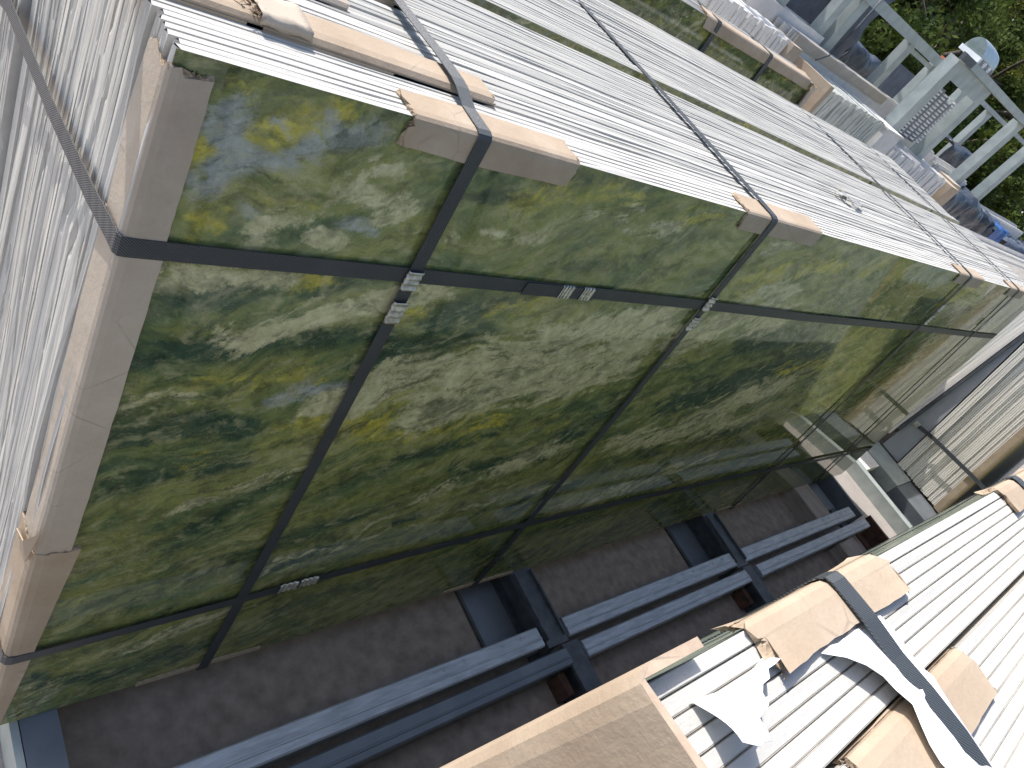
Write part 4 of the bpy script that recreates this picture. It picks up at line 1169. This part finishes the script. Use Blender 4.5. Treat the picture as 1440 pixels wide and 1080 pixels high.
long_bundle('pale slabs with a steep stepped top between the galvanised posts', 12.6, 14.2, 7.05, 5, -0.60, 0.8, 84, dz=0.05)
long_bundle('white slabs at the foot of the ribbed steel stack', 15.3, 17.6, 6.25, 7, -0.86, 0.6, 85, dz=0.05)
long_bundle('white slabs on the far right between two big posts', 18.0, 20.3, 6.2, 8, -0.92, 0.7, 86, dz=0.06)
long_bundle('long pale edged slabs running along the right border', 16.9, 27.0, 5.9, 8, -1.25, 0.9, 87, dz=0.03)
long_bundle('pale slabs beyond the right end of the main bundle', 13.4, 22.0, 3.6, 14, -1.35, 2.4, 88, dz=0.05)
guard('orange brown cardboard corner on the slabs at the right border', (15.4, 3.58, -1.35), Xp, 0.45, Yp, 0.3, Zm, 0.2, seed=89, th=0.03, group='guards in the third row')
# film wrapped heaps and a blue tarpaulin
def heap(name, label, cat, mat, x0, x1, y0, y1, z0, z1, seed, amp=0.10, group=None):
    mb = MB(); n_ = 22; m_ = 16; g_ = []
    for i in range(n_ + 1):
        row = []
        for j in range(m_ + 1):
            u = i / n_; v = j / m_
            # wrap: front face then top
            L = (z1 - z0) + (y1 - y0); s = v * L
            if s < z1 - z0: p = Vector((x0 + (x1 - x0) * u, y0, z0 + s))
            else: p = Vector((x0 + (x1 - x0) * u, y0 + s - (z1 - z0), z1))
            nn = mnoise.noise_vector(Vector((p.x * 2.2 + seed, p.y * 3, p.z * 3)))
            p += nn * amp + mnoise.noise_vector(Vector((p.x * 7 + seed, p.y * 7, p.z * 7))) * amp * 0.4
            row.append(p)
        g_.append(row)
    mb.sheet(g_, 0.02)
    return setp(mb.build(name, mat), label, cat, group)
FG = 'film wrapped stacks'
heap('wrapped_stack', 'stack wrapped in dark creased plastic film, right of the cream striped stack', 'wrapped stack', M['film'], 17.8, 20.6, 5.5, 6.5, -2.6, -1.12, 3, 0.12, FG)
heap('wrapped_stack', 'second dark film wrapped stack, just left of the blue tarpaulin', 'wrapped stack', M['film'], 20.8, 22.6, 5.6, 6.5, -2.6, -1.30, 9, 0.12, FG)
heap('tarpaulin', 'bright blue tarpaulin near the right border', 'tarpaulin', M['film_blue'], 22.7, 24.0, 5.5, 6.6, -2.8, -1.35, 5, 0.06)
heap('wrapped_stack', 'teal grey wrapped stack at the right border beyond the blue tarpaulin', 'wrapped stack', M['film_teal'], 24.1, 27.5, 5.4, 6.6, -2.8, -1.55, 6, 0.12, FG)
heap('tarpaulin', 'grey blue tarpaulin hanging behind the galvanised posts at the top', 'tarpaulin', M['film_teal'], 10.6, 14.3, 7.8, 8.4, -1.2, 0.62, 15, 0.10)
heap('wrapped_stack', 'dark shiny film heap between the first galvanised posts', 'wrapped stack', M['film'], 14.5, 16.1, 7.9, 8.4, -1.2, -0.25, 16, 0.09, FG)
mb = MB(); mb.box(16.4, 18.5, 7.9, 8.0, -1.5, -0.02, lean=0.06); setp(mb.build('stone_slab', M['film_teal']), 'single dark grey slab standing behind the last pair of slim posts', 'stone slab')
heap('wrapped_stack', 'creased plastic heap in the shade beside the big posts', 'wrapped stack', M['film'], 19.6, 21.8, 6.9, 7.5, -1.6, -0.55, 18, 0.10, FG)

# ------------------------------------------------------------------ galvanised A-frame posts with top rails
def post(parent, x, y, z0, z1, w0, w1, d=0.16):
    mb = MB()
    t = 0.03
    # channel section: web and two flanges, tapering upwards
    def lv(z, w): return [(x - w / 2, y, z), (x + w / 2, y, z), (x + w / 2, y + d, z), (x - w / 2, y + d, z)]
    mb.hexa([(x - w0 / 2, y, z0), (x + w0 / 2, y, z0), (x + w0 / 2, y + t, z0), (x - w0 / 2, y + t, z0)], [(x - w1 / 2, y, z1), (x + w1 / 2, y, z1), (x + w1 / 2, y + t, z1), (x - w1 / 2, y + t, z1)])
    for sg in (-1, 1):
        a0, a1 = x + sg * w0 / 2, x + sg * w1 / 2
        b0, b1 = a0 - sg * t, a1 - sg * t
        mb.hexa([(min(a0, b0), y + t, z0), (max(a0, b0), y + t, z0), (max(a0, b0), y + d * 1.4, z0), (min(a0, b0), y + d * 1.4, z0)], [(min(a1, b1), y + t, z1), (max(a1, b1), y + t, z1), (max(a1, b1), y + d, z1), (min(a1, b1), y + d, z1)])
    return mb.build('post', M['galv_pale'], parent)
AG = 'galvanised A-frame racks behind the bundles'
fr = thing('a_frame_rack', 'pale galvanised frame with slim posts and a long top rail, by the trees', 'rack frame', (12.0, 7.0, GZ), AG)
for x, w0, w1 in ((10.45, 0.36, 0.28), (11.85, 0.26, 0.20), (12.33, 0.36, 0.26), (14.62, 0.34, 0.24), (16.08, 0.32, 0.22)):
    post(fr, x, 7.0, GZ, 0.36, w0, w1)
mb = MB(); mb.box(8.5, 16.45, 6.96, 7.12, 0.362, 0.47); mb.box(8.5, 16.45, 6.96, 6.99, 0.30, 0.362); mb.build('top_rail', M['galv_pale'], fr)
mb = MB(); mb.box(14.75, 16.2, 7.02, 7.08, 0.20, 0.28); mb.build('cross_rail', M['galv_pale'], fr)
mb = MB(); mb.box(16.02, 16.24, 6.97, 7.10, 0.475, 0.51); mb.build('orange_tip', M['orange'], fr)
fr2 = thing('a_frame_rack', 'larger galvanised frame with broad posts holding the ribbed steel stack', 'rack frame', (14.0, 5.75, GZ), AG)
for x, w0, w1 in ((13.85, 0.42, 0.32), (16.0, 0.38, 0.30), (18.85, 0.44, 0.32), (20.9, 0.42, 0.32)):
    post(fr2, x, 5.78 if x < 15 else 5.9, GZ, 0.54, w0, w1, 0.2)
mb = MB(); mb.box(14.15, 24.5, 5.80, 5.98, 0.55, 0.68); mb.build('top_rail', M['galv_pale'], fr2)
mb = MB(); mb.box(14.04, 15.85, 5.86, 5.90, 0.26, 0.545); mb.build('gusset', M['galv_pale'], fr2)
mb = MB(); mb.box(13.55, 14.1, 5.70, 5.77, 0.545, 0.66); mb.build('end_cap', M['steel_dark'], fr2)
# ribbed, toothed steel bars stacked between the broad posts
fr3 = thing('a_frame_rack', 'slim galvanised frame farther right behind the creased plastic heap', 'rack frame', (20.0, 7.6, GZ), AG)
for x in (19.6, 21.9, 24.2, 26.8):
    post(fr3, x, 7.6, GZ, 0.40, 0.36, 0.26)
mb = MB(); mb.box(19.3, 30.0, 7.56, 7.72, 0.402, 0.50); mb.build('top_rail', M['galv_pale'], fr3)
tb = thing('toothed_bar_stack', 'stack of toothed galvanised bars standing between the two broad posts', 'steel bars', (14.9, 6.0, -0.85))
for k in range(4):
    x = 14.2 + k * 0.40; y = 5.95 + 0.03 * k
    mb = MB(); mb.box(x, x + 0.12, y, y + 0.12, -0.85, 0.16 - 0.05 * k)
    for q in range(15):
        z = -0.80 + q * 0.060
        mb.box(x + 0.121, x + 0.30, y - 0.03, y + 0.05, z, z + 0.030, m=1)
    mb.build('toothed_bar', [M['steel_grey'], M['white_slab']], tb)
# rolled clear sheet on the rail
roll = thing('plastic_roll', 'domed roll of clear plastic lying on the rail in front of the trees', 'plastic roll', (14.6, 6.1, 0.69))
mb = MB(); vs = []; fs = []
n_ = 14
for i in range(9):
    x = 14.55 + 0.85 * i / 8; R_ = 0.21 * (1 - 0.35 * abs(i / 8 - 0.5) ** 2)
    for j in range(n_ + 1):
        t = math.pi * j / n_
        vs.append((x, 6.1 - R_ * math.cos(t), 0.78 + R_ * 1.2 * math.sin(t)))
for i in range(8):
    for j in range(n_): fs.append((i * (n_ + 1) + j, i * (n_ + 1) + j + 1, (i + 1) * (n_ + 1) + j + 1, (i + 1) * (n_ + 1) + j))
mb.add(vs, fs, 0, True)
for i in (0, 8):
    mb.add([vs[i * (n_ + 1) + j] for j in range(n_ + 1)], [tuple(range(n_ + 1))], 0)
mb.build('sheet', M['glass'], roll)
mb = MB()
for k in range(6): mb.box(14.50 + 0.15 * k, 14.60 + 0.15 * k, 5.87, 6.31, 0.69, 0.775, m=k % 2)
mb.build('packing', [M['paper'], M['wood']], roll)
# thin cords
for lb, pts in (('thin dark cord hanging from the top rail to the white topped bundle', [(11.45, 6.35, 0.62), (11.42, 6.33, 0.0), (11.30, 6.30, -0.52), (11.05, 6.28, -0.66)]),
                ('thin wire stretched down from the right end of the slim top rail', [(16.3, 6.95, 0.36), (16.25, 6.9, 0.0), (16.2, 6.85, -0.45)])):
    mb = MB(); mb.tube(pts, 0.012, 6); setp(mb.build('cord', M['steel_dark']), lb, 'cord')
mb = MB(); mb.tube([(15.55, 7.6, -0.05), (15.7, 7.6, 0.22), (15.8, 7.6, 0.26), (15.86, 7.6, 0.12)], 0.02, 6); setp(mb.build('bent_pipe', M['galv']), 'bent pale pipe sticking out of the film heap', 'pipe')

# ------------------------------------------------------------------ rows on the camera's side, seen mirrored in the polished face
long_bundle('bundle standing back to back with the nearest bundle', 1.2, 11.0, -2.6, 14, -0.9, 3.9, 91)
long_bundle('long bundle in the row behind the camera', 3.0, 13.5, -7.2, 14, -0.8, 4.0, 92)
gv = slab_mesh('slab', 7.0, 3.9, 0.6, -TN, 95, mats=[M['edge'], M['end'], M['marble']], ntop=8)
g2 = thing('slab_bundle', 'green marble bundle past the far end of the nearest bundle, facing the aisle', 'slab bundle', (12.5, -0.45, ZB), DG)
place_mesh('slab', gv, g2, (0, 0, 0))
long_bundle('bundle at the far end of the row behind the camera', 15.0, 24.0, -6.6, 14, -0.7, 4.1, 93)

# ------------------------------------------------------------------ trees
def tree(label, x, y, h, rad, nl, seed, mat, leaf=0.19):
    r = np.random.RandomState(seed)
    t = thing('tree', label, 'tree', (x, y, GZ), 'trees behind the yard')
    mb = MB()
    top = Vector((x + r.uniform(-.4, .4), y + r.uniform(-.4, .4), GZ + h * 0.8))
    mb.tube([(x, y, GZ), (x + 0.1, y, GZ + h * 0.3), tuple(top)], 0.35, 8, r2=0.08)
    clumps = []
    for k in range(24):
        a = r.uniform(0, 6.28); f = r.uniform(0.28, 0.95)
        p0 = Vector((x, y, GZ)) .lerp(top, f * 0.9)
        q = p0 + Vector((math.cos(a), math.sin(a), r.uniform(0.1, 0.7))) * rad * r.uniform(0.45, 1.0)
        mb.tube([tuple(p0), tuple(p0.lerp(q, 0.5) + Vector((0, 0, 0.15))), tuple(q)], 0.10, 5, r2=0.03)
        clumps.append(q)
    clumps.append(top)
    mb.build('trunk', M['bark'], t)
    C_ = np.array([tuple(c) for c in clumps])
    idx = r.randint(0, len(C_), nl)
    sc_ = r.uniform(0.14, 0.30, len(C_)) * rad
    d = r.randn(nl, 3); d /= np.linalg.norm(d, axis=1)[:, None]
    pos = C_[idx] + d * (r.uniform(0.15, 1, nl) ** 0.6 * sc_[idx])[:, None] * np.array([1.15, 1.15, 0.85])
    a = r.randn(nl, 3); a /= np.linalg.norm(a, axis=1)[:, None]
    b = np.cross(a, r.randn(nl, 3)); b /= np.linalg.norm(b, axis=1)[:, None]
    s = leaf * r.uniform(0.6, 1.35, nl)[:, None]
    V_ = np.stack([pos - a * s * 0.5, pos + b * s * 0.28, pos + a * s * 0.5, pos - b * s * 0.28], 1).reshape(-1, 3)
    org = np.array((x, y, GZ))
    me = bpy.data.meshes.new('crown')
    me.vertices.add(nl * 4); me.vertices.foreach_set('co', ((V_ - org) * U).reshape(-1))
    me.loops.add(nl * 4); me.loops.foreach_set('vertex_index', np.arange(nl * 4))
    me.polygons.add(nl); me.polygons.foreach_set('loop_start', np.arange(nl) * 4); me.polygons.foreach_set('loop_total', np.full(nl, 4))
    me.materials.append(mat); me.update(); me.validate()
    o = bpy.data.objects.new('crown', me); col.objects.link(o); o.parent = t
    return t
for i, (lb, x, y, h, rd, nl, mt) in enumerate((
    ('dark green bushy tree right behind the slim galvanised frame', 22, 12.5, 8.0, 3.0, 11000, 'leaf'),
    ('leafy tree at the top edge of the photo between frame and border', 27, 12.5, 9.5, 3.4, 12000, 'leaf'),
    ('yellowish sunlit tree in the upper right corner', 32.5, 12.5, 9.0, 3.4, 12000, 'leaf_yellow'),
    ('dense dark tree behind the rolled clear plastic', 29.5, 10.2, 6.3, 2.6, 10000, 'leaf'),
    ('green tree at the right border above the broad top rail', 37, 12.0, 9.0, 3.4, 12000, 'leaf'),
    ('tall tree farther back over the grey blue tarpaulin', 22, 17.0, 11.0, 3.8, 12000, 'leaf'),
    ('tall yellow green tree farther back in the corner', 40, 18.0, 13.0, 4.6, 14000, 'leaf_yellow'),
    ('low bushy tree in the shade behind the broad posts', 24.5, 9.6, 5.2, 2.0, 8000, 'leaf'),
    ('low tree at the right border behind the broad frame', 34.5, 9.8, 5.6, 2.2, 8000, 'leaf'))):
    tree(lb, x, y, h, rd, nl, 900 + i, M[mt])
# the woods round the yard, two masses
def woods(label, seed, nl, along, across, sgn):
    r = np.random.RandomState(seed)
    px = r.uniform(along[0], along[1], nl); py = across + sgn * (r.uniform(0, 8, nl) + 3 * np.sin(px * 0.5)); top_ = 7 + 2.5 * np.sin(px * 0.7) + 1.5 * np.sin(px * 1.9 + 1)
    pz = GZ + r.uniform(0, 1, nl) ** 0.8 * (top_ + 6)
    pos = np.stack([px, py, pz], 1)
    a = r.randn(nl, 3); a /= np.linalg.norm(a, axis=1)[:, None]; b = np.cross(a, r.randn(nl, 3)); b /= np.linalg.norm(b, axis=1)[:, None]
    s = 0.55 * r.uniform(0.6, 1.4, nl)[:, None]
    V_ = np.stack([pos - a * s * 0.5, pos + b * s * 0.3, pos + a * s * 0.5, pos - b * s * 0.3], 1).reshape(-1, 3)
    me = bpy.data.meshes.new('woods')
    me.vertices.add(nl * 4); me.vertices.foreach_set('co', ((V_ - np.array((0, 0, GZ))) * U).reshape(-1))
    me.loops.add(nl * 4); me.loops.foreach_set('vertex_index', np.arange(nl * 4))
    me.polygons.add(nl); me.polygons.foreach_set('loop_start', np.arange(nl) * 4); me.polygons.foreach_set('loop_total', np.full(nl, 4))
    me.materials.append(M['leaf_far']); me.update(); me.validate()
    o = bpy.data.objects.new('woods', me); col.objects.link(o)
    setp(o, label, None, None, 'stuff')
woods('far wood behind the yard', 5, 80000, (10, 110), 24, 1)
woods('wood on the other side of the yard', 6, 60000, (-10, 110), -22, -1)
